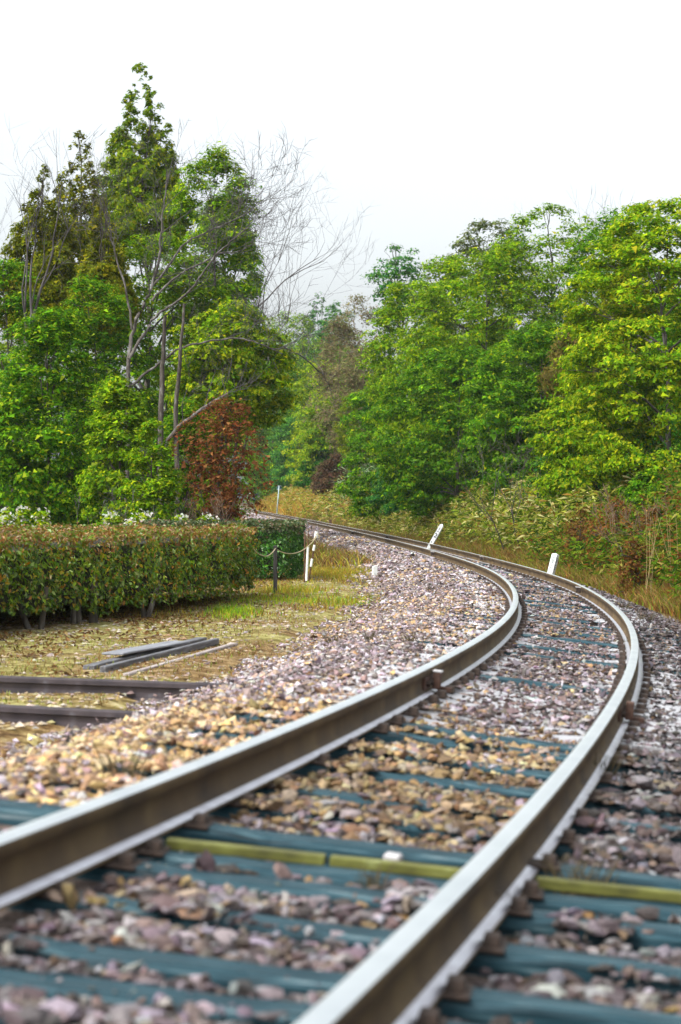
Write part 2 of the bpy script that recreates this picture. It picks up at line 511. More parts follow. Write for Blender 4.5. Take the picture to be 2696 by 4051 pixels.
# lay them more or less flat: mix random tilt with a flat spin
a = rs.uniform(0, 2 * math.pi, n); ca, sa = np.cos(a), np.sin(a)
FL = np.zeros((n, 3, 3)); FL[:, 0, 0] = ca; FL[:, 0, 1] = -sa; FL[:, 1, 0] = sa; FL[:, 1, 1] = ca; FL[:, 2, 2] = 1
tilt = rs.normal(0, .42, n); ct, st = np.cos(tilt), np.sin(tilt)
TX = np.zeros((n, 3, 3)); TX[:, 0, 0] = 1; TX[:, 1, 1] = ct; TX[:, 1, 2] = -st; TX[:, 2, 1] = st; TX[:, 2, 2] = ct
RM = np.where((rs.random(n) < .25)[:, None, None], RM, FL @ TX)
P = np.stack([X, Y, Zs], -1)
# the 300 that show largest become parts of the bed
Q = YH - F * (Zs - H) / Y
size = np.where((PX > 20) & (PX < 2676) & (Q < 4030) & (Q > 2000), R_ / Y, 0)
big = np.argsort(-size)[:300]
isbig = np.zeros(n, bool); isbig[big] = True
smesh = []
for k in range(12):
    me = fast_mesh('stone', ICO_VAR[k], ICO_F)
    me.materials.append(M_STONE1); smesh.append(me)
for i in big:
    o = link('stone', smesh[int(rs.integers(12))], None, bed)
    M = Matrix(RM[i].tolist()).to_4x4()
    o.matrix_world = Matrix.Translation(P[i].tolist()) @ M @ Matrix.Diagonal((*asp[i].tolist(), 1))
    o.color = (*SC_[i].tolist(), 1)
def join_stones(idx, VAR, FB, name):
    vv = VAR[rs.integers(len(VAR), size=len(idx))] * asp[idx][:, None]
    vv = np.einsum('nij,nkj->nki', RM[idx], vv) + P[idx][:, None]
    k = VAR.shape[1]
    Fc = (FB[None] + (np.arange(len(idx)) * k)[:, None, None]).reshape(-1, 3)
    return vv.reshape(-1, 3), Fc, np.repeat(SC_[idx], len(FB), 0)
i1 = np.where(~isbig & (Y < 9.5))[0]; i2 = np.where(~isbig & (Y >= 9.5))[0]
a1 = join_stones(i1, ICO_VAR, ICO_F, ''); a2 = join_stones(i2, OCT_VAR, OCT_F, '')
gravel = link('ballast_stones', fast_mesh('ballast_stones', np.concatenate([a1[0], a2[0]]), np.concatenate([a1[1], a2[1] + len(a1[0])]), np.concatenate([a1[2], a2[2]])), M_STONE, bed)
tag(gravel, kind='stuff')
print('stones', n, 'tris', len(i1) * 20 + len(i2) * 8)

# ------------------------------------------------------------------ rails
M_HEAD = mat_noise('polished_steel', [(0.3, (.8, .84, .85)), (0.7, (.95, .98, .98))], 3, 0.4, metal=1.0, bstr=0)
M_WEB = mat_noise('rail_rust', [(0.25, (.036, .02, .008)), (0.5, (.09, .054, .02)), (0.75, (.165, .108, .04))], 3, 0.75, bstr=0.2, bdist=.003)
M_FOOT = mat_noise('rail_foot_steel', [(0.3, (.5, .48, .53)), (0.7, (.72, .72, .78))], 9, 0.36, metal=0.75, bstr=.1, bdist=.002)
M_IRON = mat_noise('clip_iron', [(0.3, (.022, .016, .014)), (0.7, (.085, .055, .04))], 25, 0.7, metal=.2)
M_PALEIRON = mat_noise('worn_iron', [(0.3, (.4, .38, .38)), (0.7, (.6, .58, .58))], 25, 0.5, metal=.3)
M_SIDERUST = mat_noise('old_rail_steel', [(0.3, (.028, .024, .03)), (0.6, (.07, .055, .06)), (0.8, (.15, .15, .17))], 6, 0.6, metal=.3)
# profile (d, h) from the inner foot round over the head; material per edge
PROF = [(-.0635, -.153), (-.0635, -.142), (-.030, -.134), (-.010, -.122), (-.0075, -.085), (-.010, -.050), (-.0325, -.042), (-.0325, -.013), (-.030, -.005), (-.022, -.001),
        (0, 0), (.022, -.001), (.030, -.005), (.0325, -.013), (.0325, -.042), (.010, -.050), (.0075, -.085), (.010, -.122), (.030, -.134), (.0635, -.142), (.0635, -.153)]
PM = [1, 2, 1, 1, 1, 1, 1, 1, 0, 0, 0, 0, 1, 1, 1, 1, 1, 1, 2, 1]
def rail_mesh(s0, s1, d, prof=PROF, pm=PM):
    s = np.concatenate([np.arange(s0, min(s1, 60), .25), np.arange(60, s1, 1.0)]) if s1 > 60 else np.arange(s0, s1, .25)
    pd = np.array([p[0] for p in prof]); ph = np.array([p[1] for p in prof])
    S2, I2 = np.meshgrid(s, np.arange(len(prof)), indexing='ij')
    V = tpt(S2, d + pd[I2], ph[I2]).reshape(-1, 3)
    k = len(prof); ii = (np.arange(len(s) - 1)[:, None] * k + np.arange(k - 1)[None]).ravel()
    Fc = np.stack([ii, ii + k, ii + k + 1, ii + 1], -1)
    me = fast_mesh('rail', V, Fc, smooth=True, mi=np.tile(pm, len(s) - 1))
    return me
RD = GAUGE / 2 + .0325
rails = {}
for side, lab in ((-1, 'polished inner running rail on the left, bending left past the rope fence'), (1, 'polished outer running rail on the right, sweeping wide beside the grassy bank')):
    me = rail_mesh(-3.5, 225, side * RD)
    o = link('running_rail', me, [M_HEAD, M_WEB, M_FOOT])
    tag(o, lab, 'rail', 'running rails of the main line')
    rails[side] = o
def frame_at(s, d, h):
    p = tpt(np.array([s]), d, h)[0]; th = float(trk(s)[3])
    return Matrix.Translation(p.tolist()) @ Matrix.Rotation(th, 4, 'Z') @ Matrix.Rotation(-math.atan(CANT), 4, 'Y')
def s_of_px(px, side, lo, hi, h=0.0):
    c = np.arange(lo, hi, .02); q = tpt(c, side * RD, h); u = 1348 + F * q[:, 0] / q[:, 1]
    return float(c[np.abs(u - px).argmin()])
# rail anchors: a dark block with a pale worn top clipped to the inside of the rail
anchor_me = MB(); anchor_me.box((0, 0, 0), (.07, .1, .075)); anchor_me = anchor_me.mesh('rail_anchor', .006)
anchor_me.materials.append(M_IRON)
atop = MB(); atop.box((0, 0, .041), (.085, .12, .01)); atop = atop.mesh('anchor_top', .002); atop.materials.append(M_PALEIRON)
for side, px, lo, hi in ((-1, 1997, 28, 60), (-1, 1724, 35, 70), (-1, 1403, 50, 100), (-1, 1183, 70, 140), (1, 2307, 28, 60), (1, 1918, 35, 70), (1, 1540, 50, 100), (1, 1302, 60, 130), (1, 1233, 70, 140)):
    s = s_of_px(px, side, lo, hi)
    a = link('rail_anchor', anchor_me, None, rails[side]); a.matrix_world = frame_at(s, side * RD - side * .066 if side > 0 else side * RD + (-.066 if s > 33 else .066), -.062)
    t = link('anchor_top', atop, None, a)
# fishplated joint with bolts on both rails
def fishplate(side, s, d_off):
    mb = MB(); mb.box((0, 0, -.085), (.022, .56, .075))
    o = link('fishplate', mb.mesh('fishplate', .004), mat_noise('red_oxide_iron', [(0.3, (.05, .025, .018)), (0.7, (.14, .07, .045))], 20, .7), rails[side])
    o.matrix_world = frame_at(s, side * RD + d_off, 0)
    sgn = 1 if d_off > 0 else -1
    for q in (-.2, -.07, .07, .2):
        b = MB(); b.tube([(0, q, -.085), (sgn * .035, q, -.085)], .018, 6)
        bo = link('bolt', b.mesh('bolt'), M_IRON, o)
    return o
fishplate(-1, 12.45, .024); fishplate(-1, 12.45, -.024)
fishplate(1, 12.05, .024); fishplate(1, 12.05, -.024)
for side, s, do in ((-1, 12.42, .075), (1, 12.0, .075)):
    mb = MB(); mb.box((0, 0, -.075), (.045, .07, .1)); mb.box((.045, .04, -.125), (.08, .05, .03))
    o = link('insulating_block', mb.mesh('insulating_block', .004), bpy.data.materials['red_oxide_iron'], rails[side])
    o.matrix_world = frame_at(s, side * RD + do, 0)
    if side > 0: continue
    t = MB(); t.box((0, 0, -.02), (.055, .08, .01)); tt = link('anchor_top', t.mesh('anchor_top', .002), M_PALEIRON, o)

# ------------------------------------------------------------------ sleepers
M_SLEEPER = mat_noise('creosote_reflected_teal', [(0.25, (.004, .008, .010)), (0.38, (.004, .016, .022)), (0.46, (.008, .036, .05)), (0.54, (.018, .058, .077)), (0.62, (.055, .11, .13)), (0.7, (.17, .22, .24))], 5, 0.6, spec=.25, stretch=(.6, 14, 9), bstr=.6, bdist=.006)  # cool reflection painted into the teal of the weathered timber
M_PALESL = mat_noise('pale_weathered_sleeper', [(0.25, (.2, .2, .215)), (0.5, (.38, .38, .4)), (0.75, (.56, .56, .58))], 6, 0.7, stretch=(.7, 6, 6), bstr=.5, bdist=.005)
def sleeper_mesh(L, W, T, pale, r):
    # a long beam with worn uneven edges; the pale kind dips in the middle
    n = 18; V = []; Fs = []
    for i in range(n + 1):
        t = i / n * 2 - 1; x = t * L / 2
        z = (.012 - .05 * (1 - min(1, abs(t) / .55) ** 2)) if pale else 0
        w = W / 2 * (1 + r.uniform(-.05, .05)); zz = z + r.uniform(-.006, .003)
        c = .018 + r.uniform(-.006, .01)
        V += [(x, -w, z - T), (x, -w, zz - c), (x, -w + c, zz), (x, 0, zz + r.uniform(-.003, .003)), (x, w - c, zz), (x, w, zz - c), (x, w, z - T)]
    for i in range(n):
        for j in range(6):
            a = i * 7 + j; Fs.append((a, a + 1, a + 8, a + 7))
    Fs += [tuple(range(7))[::-1], tuple(n * 7 + j for j in range(7))]
    me = bpy.data.meshes.new('sleeper'); me.from_pydata(V, [], Fs); me.update()
    me.materials.append(M_PALESL if pale else M_SLEEPER)
    return me
rl = np.random.default_rng(5)
SLM = {0: [sleeper_mesh(2.4, .14, .14, False, rl) for _ in range(5)], 1: [sleeper_mesh(2.05, .17, .12, True, rl) for _ in range(3)]}
pl = MB(); pl.box((0, 0, .0), (.26, .14, .01)); plate_me = pl.mesh('tie_plate', .002); plate_me.materials.append(M_IRON)
cl = MB(); cl.box((0, 0, .014), (.05, .075, .03), taper=.8); clip_me = cl.mesh('rail_clip', .004); clip_me.materials.append(M_IRON)
cl = MB(); cl.box((0, 0, .014), (.06, .085, .034), taper=.8); clip2_me = cl.mesh('rail_clip', .004); clip2_me.materials.append(M_IRON)
NEAR = {4.08: 'dark teal timber sleeper nearest the camera, with an ochre scuff on its right half',
        4.45: 'dark teal timber sleeper second from the bottom, its front edge ragged and black',
        5.06: 'blue grey timber sleeper third from the bottom, stones piled along its far side',
        5.62: 'thin blue grey sleeper between two rows of brown stones, second before the green bar',
        5.92: 'pale blue sleeper lying directly in front of the yellow green bar',
        6.44: 'blackened timber sleeper standing clear of the ballast just behind the yellow green bar',
        7.7: 'faded blue timber sleeper first beyond the blackened sleeper behind the bar',
        8.5: 'blue timber sleeper with ochre stones on both sides, second beyond the blackened one',
        10.02: 'long blue timber sleeper just in front of the pale dipped sleepers'}
_ord = ['first', 'second', 'third', 'fourth', 'fifth', 'sixth', 'seventh', 'eighth', 'ninth', 'tenth', 'eleventh', 'twelfth']
_np = _nb = 0
for s in SL:
    pale = is_pale(s)
    key = round(float(s), 2)
    o = link('sleeper', SLM[1 if pale else 0][int(rl.integers(3 if pale else 5))])
    off = float(rl.uniform(-.05, .05)); rot = float(rl.normal(0, .012))
    M = frame_at(s, 0, -.158) @ Matrix.Rotation(rot, 4, 'Z') @ Matrix.Translation((off, 0, 0))
    if s < 8: M = M @ Matrix.Rotation(.085, 4, 'Z') @ Matrix.Rotation(-.016, 4, 'Y')
    if key == 6.44: M = M @ Matrix.Translation((0, 0, .012))
    o.matrix_world = M
    if key in NEAR: lab, grp = NEAR[key], 'sleepers under the main line'
    elif pale and s < 14.4: lab, grp = '%s pale dipped sleeper counted from the long blue one before the rail joint' % _ord[_np], 'pale dipped sleepers at the rail joint'; _np += 1
    elif pale: lab, grp = 'pale grey sleeper half sunk in ballast round the curve', 'pale sleepers round the curve'
    elif s < 4: lab, grp = 'timber sleeper mostly below the bottom edge of the picture', 'sleepers below the bottom edge'
    elif s < 10.6: lab, grp = 'timber sleeper almost buried in stones, %s of them beyond the green bar' % _ord[_nb], 'nearly buried sleepers before the joint'; _nb += 1
    else: lab, grp = 'dark timber sleeper half buried in ballast beyond the rail joint', 'dark sleepers round the curve'
    tag(o, lab, 'sleeper', grp)
    if 3.4 < s < 46:
        for side in (-1, 1):
            p = link('tie_plate', plate_me, None, o); p.location = (side * RD - off, 0, .0)
            for q in (-1, 1):
                c = link('rail_clip', clip_me if s < 9.5 else clip2_me, None, p); c.location = (q * (.092 if s < 9.5 else .098), 0, .004)

# ------------------------------------------------------------------ the yellow-green bar
M_BAR = mat_noise('yellow_green_paint', [(0.3, (.05, .05, .012)), (0.5, (.11, .11, .02)), (0.65, (.16, .165, .035)), (0.8, (.3, .33, .14))], 6, .55, stretch=(1.4, 3, 3), bstr=.2, bdist=.002)
barE = empty('cover_bar')
barE.matrix_world = frame_at(6.04, 0, -.15) @ Matrix.Rotation(.1, 4, 'Z') @ Matrix.Rotation(-.022, 4, 'Y')
tag(barE, 'long yellow green bar crossing under both rails in front of the blackened sleeper', 'bar')
for a, b in ((-.47, .02), (.035, .455), (.66, 1.5)):
    mb = MB(); mb.box(((a + b) / 2, 0, 0), (b - a, .042, .034))
    link('bar_section', mb.mesh('bar_section', .004), M_BAR, barE)
mb = MB(); mb.box((.08, .09, -.02), (.055, .06, .045))
wb = link('white_block', mb.mesh('white_block', .006), M_PALEIRON)
wb.matrix_world = frame_at(6.24, .1, -.15)
tag(wb, 'small white topped block on the stones against the blackened sleeper', 'block')

# ------------------------------------------------------------------ siding rails and planks
def straight_rail(name, p0, p1, mats, label, group):
    p0 = Vector(p0); p1 = Vector(p1); dv = p1 - p0; L = dv.length
    ang = math.atan2(dv.y, dv.x)
    V = []; k = len(PROF); n = 12
    for i in range(n + 1):
        for (a, b) in PROF: V.append((L * i / n, -a * 1.0, b))
    Fs = [(i * k + j, (i + 1) * k + j, (i + 1) * k + j + 1, i * k + j + 1) for i in range(n) for j in range(k - 1)]
    Fs += [tuple(range(k))[::-1], tuple(n * k + j for j in range(k))]
    me = bpy.data.meshes.new(name); me.from_pydata(V, [], Fs); me.update()
    o = link(name, me, mats); o.location = p0
    o.rotation_euler = (0, -math.atan2(dv.z, math.hypot(dv.x, dv.y)), ang)
    tag(o, label, 'rail', group); return o
pA = at(-700, 2648, 16.2); pB = at(960, 2706, 15.75)
straight_rail('siding_rail', pA, pB, M_SIDERUST, 'dark rusty siding rail farther from the camera, longer and fully exposed', 'disused siding rails')
pC = at(-700, 2752, 14.2); pD = at(600, 2816, 13.75)
straight_rail('siding_rail', pC, pD, M_SIDERUST, 'dark rusty siding rail nearer the camera, sunk in yellow stones', 'disused siding rails')
# a stop bar / sleeper left of the near rail is part of the blackened sleeper
M_PLANK = mat_noise('grey_plank', [(0.3, (.05, .045, .05)), (0.55, (.13, .13, .14)), (0.8, (.3, .3, .32))], 4, .75, stretch=(.6, 10, 10), bstr=.5, bdist=.004)
M_PLANKT = mat_noise('pale_board', [(0.3, (.14, .14, .16)), (0.55, (.23, .235, .255)), (0.8, (.34, .35, .37))], 4, .7, stretch=(.6, 10, 10), bstr=.4, bdist=.003)
M_PLANKR = mat_noise('pinkish_plank', [(0.3, (.2, .16, .15)), (0.55, (.4, .34, .32)), (0.8, (.55, .5, .47))], 4, .8, stretch=(.6, 10, 10), bstr=.5, bdist=.004)
def plank(a, b, w, t, mat, label, lift=0.0):
    a = Vector(a); b = Vector(b); dv = b - a
    mb = MB(); mb.box((0, 0, t / 2), (dv.length, w, t))
    o = link('plank', mb.mesh('plank', .006), mat)
    o.location = (a + b) / 2 + Vector((0, 0, lift)); o.rotation_euler = (0, 0, math.atan2(dv.y, dv.x))
    tag(o, label, 'plank', 'planks left on the yard')
def yardpt(px, py):
    z = -.50; Y = (H - z) * F / (py - YH); return at(px, py, Y)
for (p0, p1, w, t, m, lift, lab) in (
        ((352, 2641), (800, 2528), .10, .045, M_PLANK, 0, 'dark grey timber beam at the back of the plank pile by the hedge'),
        ((408, 2652), (858, 2538), .055, .06, M_PLANK, 0, 'narrow dark grey beam standing in the middle of the plank pile'),
        ((446, 2612), (712, 2562), .20, .02, M_PLANKT, .062, 'broad pale grey board lying on top of the plank pile'),
        ((500, 2664), (931, 2542), .055, .03, M_PLANKR, 0, 'thin pinkish board at the front of the plank pile')):
    a = yardpt(*p0); b = yardpt(*p1)
    a.z = gz(a.x, a.y); b.z = gz(b.x, b.y); zz = max(a.z, b.z) - .01; a.z = b.z = zz
    plank(a, b, w, t, m, lab, lift)

# ------------------------------------------------------------------ posts, markers and signs
M_WHITE = mat_noise('white_post_paint', [(0.25, (.5, .5, .46)), (0.45, (.74, .75, .73)), (0.8, (.85, .86, .85))], 14, .6, bstr=.15, bdist=.002)
M_BLACK = mat_noise('black_lettering', [(0.3, (.012, .02, .024)), (0.7, (.03, .04, .045))], 20, .6, bstr=0)
M_FAINT = mat_noise('worn_lettering', [(0.3, (.03, .05, .05)), (0.7, (.14, .18, .18))], 60, .7, bstr=0)
M_DARKPOST = mat_noise('dark_post_wood', [(0.3, (.016, .014, .013)), (0.7, (.06, .055, .05))], 9, .75, stretch=(4, 4, .5))
M_RUST = mat_noise('rusty_rod', [(0.3, (.05, .025, .015)), (0.7, (.16, .08, .045))], 20, .8)
M_ROPE = mat_noise('rope_fibre', [(0.3, (.3, .24, .13)), (0.7, (.55, .47, .3))], 60, .9)
M_POLE = mat_noise('galvanised_pole', [(0.3, (.25, .33, .34)), (0.7, (.42, .5, .5))], 6, .5, metal=.3, bstr=0)
M_SIGNBACK = mat_noise('dark_sign_back', [(0.3, (.012, .05, .06)), (0.7, (.04, .1, .12))], 6, .5, bstr=0)

def text_obj(body, size, mat, parent, M, ext=0.0015):
    cu = bpy.data.curves.new('txt', 'FONT'); cu.body = body; cu.size = size
    cu.align_x = 'CENTER'; cu.align_y = 'CENTER'; cu.extrude = ext; cu.offset = size * .012
    t = bpy.data.objects.new('tmp', cu); COL.objects.link(t)
    dg = bpy.context.evaluated_depsgraph_get()
    me = bpy.data.meshes.new_from_object(t.evaluated_get(dg))
    bpy.data.objects.remove(t); me.materials.clear()
    o = link('lettering', me, mat, parent); o.matrix_local = M
    return o
def square_post(name, foot, w, h, cap, M, mat, label, cat):
    mb = MB(); mb.box((0, 0, h / 2 - .15), (w, w, h + .3))
    mb.box((0, 0, h + cap / 2), (w, w, cap), taper=.25)
    o = link(name, mb.mesh(name, .003), mat)
    o.matrix_world = Matrix.Translation(foot) @ M
    tag(o, label, cat); return o
# half-kilometre post, leaning right
Yp = 61.0
foot = at(1703, 2160, Yp)
top = at(1748, 2080, Yp)
hp = (top - foot).length
lean = math.atan2(top.x - foot.x, top.z - foot.z)
RL = Matrix.Rotation(lean, 4, 'Y') @ Matrix.Rotation(math.radians(-14), 4, 'Z')
half = square_post('distance_post', foot, .105, hp, .05, RL, M_WHITE, 'white post leaning right behind the far rail, marked with a black half sign', 'distance post')
FACE = Matrix.Rotation(math.pi / 2, 4, 'X')
def face_m(x, z, off, rot=0.0): return Matrix.Translation((x, -off, z)) @ FACE @ Matrix.Rotation(rot, 4, 'Z')
k = hp / 92.0
text_obj('2', .17, M_BLACK, half, face_m(0, hp - 46 * k, .0545))
text_obj('9', .06, M_BLACK, half, face_m(-.012, hp - 76 * k, .0545))
for (x, z, w, h_) in ((0, hp - 15.5 * k, .014, .085), (0, hp - 27 * k, .075, .014)):
    mb = MB(); mb.box((x, -.0545, z), (w, .003, h_)); link('lettering', mb.mesh('lettering'), M_BLACK, half)
# buried-cable post, leaning right
Yp = 39.0
foot = at(2183, 2258, Yp); top = at(2199, 2194, Yp)
hp = (top - foot).length; lean = math.atan2(top.x - foot.x, top.z - foot.z)
RL = Matrix.Rotation(lean, 4, 'Y') @ Matrix.Rotation(math.radians(-32), 4, 'Z')
cab = square_post('cable_marker', foot, .1, hp, .022, RL, M_WHITE, 'short white square marker post with worn lettering beside the outer rail', 'marker post')
text_obj('JGSK', .06, M_FAINT, cab, face_m(0.005, hp * .64, .0515, -math.pi / 2))
text_obj('YA', .055, M_FAINT, cab, face_m(-.012, hp * .22, .0515, -math.pi / 2))
RX = Matrix.Rotation(math.pi / 2, 4, 'Z')
def side_m(z, off, rot): return RX @ Matrix.Translation((0, -off, z)) @ FACE @ Matrix.Rotation(rot, 4, 'Z')
text_obj('TEL', .06, M_FAINT, cab, side_m(hp * .68, .0515, -math.pi / 2))
text_obj('5 C2', .05, M_FAINT, cab, side_m(hp * .25, .0515, -math.pi / 2))
# small white stake on the left grass
foot = at(1482, 2292, 40.0); foot.z = gz(foot.x, foot.y)
mb = MB(); mb.box((0, 0, .06), (.082, .06, .34)); mb.box((.012, 0, .237), (.058, .06, .014))
o = link('white_stake', mb.mesh('white_stake', .004), M_WHITE); o.location = foot; o.rotation_euler = (0, .04, .3)
tag(o, 'small white stake with a slanted top standing in yellow grass', 'stake')
# rope fence: dark post, three thin stakes by the hedge, rope
foot = at(1090, 2350, 33.5); foot.z = gz(foot.x, foot.y)
zt = at(1090, 2158, 33.5).z
mb = MB(); mb.box((0, 0, (zt - foot.z) / 2 - .05), (.058, .058, zt - foot.z + .1))
dpost = link('fence_post', mb.mesh('fence_post', .004), M_DARKPOST); dpost.location = foot
tag(dpost, 'dark square timber post in front of the dark green hedge block', 'post')
def stake(name, p0, p1, Yy, r0, mat, label, sleeves=(), group='thin stakes at the end of the rope'):
    a = at(*p0, Yy); b = at(*p1, Yy); g0 = gz(a.x, a.y)
    if a.z > g0: a = a + (a - b) * ((a.z - g0 + .05) / (b.z - a.z))
    mb = MB(); mb.tube([a, b], r0, 8)
    o = link(name, mb.mesh(name), mat); tag(o, label, 'stake', group)
    for (f0, f1, r1, m2, nm) in sleeves:
        q = MB(); q.tube([a.lerp(b, f0), a.lerp(b, f1)], r1, 10); link(nm, q.mesh(nm), m2, o)
    return o
stake('rusty_stake', (1206, 2298), (1207, 2102), 38.1, .013, M_RUST, 'thin rusty rod touching the corner of the dark hedge block')
stake('white_sleeved_stake', (1213, 2302), (1222, 2110), 38.3, .012, M_RUST, 'rusty rod with a white sleeve on its lower half, middle of the three', [(.02, .73, .021, M_WHITE, 'sleeve')])
stake('capped_stake', (1221, 2300), (1254, 2105), 38.5, .014, M_RUST, 'leaning rusty rod with white bands and a white cap, rope tied on', [(.3, .46, .022, M_WHITE, 'sleeve'), (.62, .74, .022, M_WHITE, 'sleeve'), (.88, 1.01, .034, M_WHITE, 'cap')])
a0 = at(1002, 2168, 31.5); a1 = at(1037, 2197, 32.6); a2 = at(1090, 2171, 33.45); a3 = at(1253, 2125, 38.4)
pts = []
def sag(p, q, s, n=14): return [tuple(p.lerp(q, t / n) - Vector((0, 0, s * 4 * (t / n) * (1 - t / n)))) for t in range(n + 1)]
pts = sag(a0, a1, .02) + sag(a1, a2, .05)[1:]
ropeE = tag(empty('rope', a2), 'old straw coloured rope sagging between the dark post and the capped stake', 'rope')
def rope_part(p, r=.008):
    V, Fs = tube_np(np.array(p) - np.array(a2), r, 6); return link('strand', fast_mesh('strand', V, Fs, smooth=True), M_ROPE, ropeE)
rope_part(pts); rope_part(sag(a2, a3, .16, 20))
rope_part(sag(at(1208, 2112, 38.05), at(1250, 2122, 38.4), .09, 12), .009)
lp = []
c = at(1256, 2129, 38.42)
for i in range(15):
    t = i / 14 * 2 * math.pi; lp.append((c.x + .035 * math.cos(t), c.y - .02, c.z + .075 * math.sin(t)))
rope_part(lp, .007)
# far poles beside the track
b0 = at(1094, 2026, 135.0); t0 = at(1105, 1922, 135.0)
poleE = tag(empty('sign_pole', b0), 'thin grey pole with a small dark sign box beside the far track', 'pole')
mb = MB(); mb.tube([(0, 0, -.5), tuple(t0 - b0)], .035, 10); link('pole', mb.mesh('pole', smooth=True), M_POLE, poleE)
mb = MB(); mb.box(tuple(t0 - b0 + Vector((0, .07, -.1))), (.26, .06, .19)); sg = link('sign_box', mb.mesh('sign_box', .01), M_SIGNBACK, poleE)
mb = MB(); mb.box(tuple(t0 - b0 + Vector((0, .02, -.0))), (.26, .04, .03)); mb.box(tuple(t0 - b0 + Vector((0, .02, -.2))), (.26, .04, .03)); link('bracket', mb.mesh('bracket'), M_POLE, sg)
b0 = at(982, 1999, 182.0); t0 = at(990, 1955, 182.0)
lv = tag(empty('lineside_signal', b0), 'low rusty post carrying two dark boards in a V, at the end of the track', 'signal')
mb = MB(); mb.tube([(0, 0, -.4), tuple(t0 - b0)], .05, 8); link('post', mb.mesh('post'), M_RUST, lv)
mb = MB(); mb.box(tuple(t0 - b0 + Vector((0, 0, .03))), (.1, .1, .1)); link('cap', mb.mesh('cap', .02), M_WHITE, lv)
for ang, L in ((.28, .62), (-.62, .5)):
    mb = MB(); mb.box((L / 2 + .05, 0, 0), (L, .05, .13)); o = link('board', mb.mesh('board', .01), M_SIGNBACK, lv)
    o.location = t0 - b0 + Vector((0, -.08, -.18)); o.rotation_euler = (0, -ang, 0)
mb = MB(); p = at(1308, 2064, 101.0); mb.box((0, 0, .1), (.12, .1, .3)); o = link('rusty_stub', mb.mesh('rusty_stub', .01), M_RUST); o.location = p - Vector((0, 0, .15))
tag(o, 'small rusty stub post at the edge of the bamboo grass far up the track', 'post')

# ------------------------------------------------------------------ plants
def tint(o, c): o.color = (*c, 1)
G_OAK = [(.026, .09, .003), (.055, .155, .0035), (.1, .225, .004), (.18, .3, .005), (.3, .36, .007)]
def crown_leaves(r, ctr, rx, ry, zb, zt, n, shape='round', cols=G_OAK, probs=(3, 4, 3, 1.5, .5), tip=(.3, .36, .03), tipf=.35, L=.11, pad=None, flat=.5, dens_top=0.0, hollow=.5):
    """leaves gathered in flattened pads spread over a crown envelope"""
    h = zt - zb
    pad = (pad or max(.35, .2 * min(rx, h * .5))) * .82
    area = rx * h
    npad = int(max(18, min(900, 4.2 * area / (pad * pad * .9))))
    u = r.random(npad * 3); az = r.uniform(0, 2 * math.pi, npad * 3)
    if shape == 'round': prof = np.sqrt(np.clip(1 - (2 * np.abs(u - .42) / 1.16) ** 2.4, 0, 1))
    elif shape == 'cone': prof = (1 - u) ** .8 * (.5 + .5 * smooth(u / .12)) + .04
    elif shape == 'column': prof = np.clip((1 - u) ** .55, .1, 1) * (.6 + .4 * smooth(u / .2))
    else: prof = np.sqrt(np.clip(1 - u ** 2, 0, 1)) * (.55 + .45 * smooth(u / .35))       # dome
    keep = r.random(npad * 3) < prof * .75 + (.4 if shape == 'cone' else .25)
    u, az, prof = u[keep][:npad], az[keep][:npad], prof[keep][:npad]
    npad = len(u)
    rad = hollow + (1 - hollow) * r.random(npad) ** .6
    wob = 1 + .22 * np.sin(az * 2 + r.uniform(0, 6)) + .12 * np.sin(az * 3 + u * 7 + r.uniform(0, 6))
    C = np.stack([ctr[0] + rx * prof * rad * wob * np.cos(az), ctr[1] + ry * prof * rad * wob * np.sin(az), zb + h * u], -1)
    ps = pad * r.uniform(.6, 1.35, npad) * (np.clip(prof, .2, 1) if shape in ('cone', 'column') else 1)
    w = ps ** 2; w /= w.sum()
    pi = r.choice(npad, n, p=w)
    dr = unit(r.normal(size=(n, 3)))
    dr[:, 2] = np.where((dr[:, 2] < 0) & (r.random(n) < .55), -dr[:, 2], dr[:, 2])
    rr = r.random(n) ** .33 * (.75 + .3 * r.random(n))
    sub = 1 + .35 * np.sin(dr[:, 0] * 7 + pi) * np.sin(dr[:, 1] * 7 + 2 * pi)
    off = dr * (rr * ps[pi] * sub)[:, None] * np.array([1, 1, flat])
    P = C[pi] + off
    # drooping rim
    P[:, 2] -= .35 * flat * ps[pi] * (off[:, 0] ** 2 + off[:, 1] ** 2) / (ps[pi] ** 2)
    outw = unit(P - np.array([ctr[0], ctr[1], zb + h * .4]))
    upw, ow = (.25, .8) if shape == 'cone' else (.55, .55)
    N = unit(dr * .5 + np.array([0, 0, upw]) + ow * outw + .45 * r.normal(size=(n, 3)))
    c = mixcol(r, n, cols, probs)
    padc = r.uniform(.8, 1.25, npad)
    c = np.clip(c * 1.38 * padc[pi][:, None], 0, .7)
    # young leaves at the shoot tips
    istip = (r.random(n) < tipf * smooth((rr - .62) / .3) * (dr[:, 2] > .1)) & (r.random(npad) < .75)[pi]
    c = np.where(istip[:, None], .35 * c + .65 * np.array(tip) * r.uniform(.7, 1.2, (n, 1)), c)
    Ls = L * np.exp(.35 * r.normal(size=n))
    V, Fc = leaf_tris(P, N, Ls * 1.1, Ls * .66, r)
    return V, Fc, c, C, ps

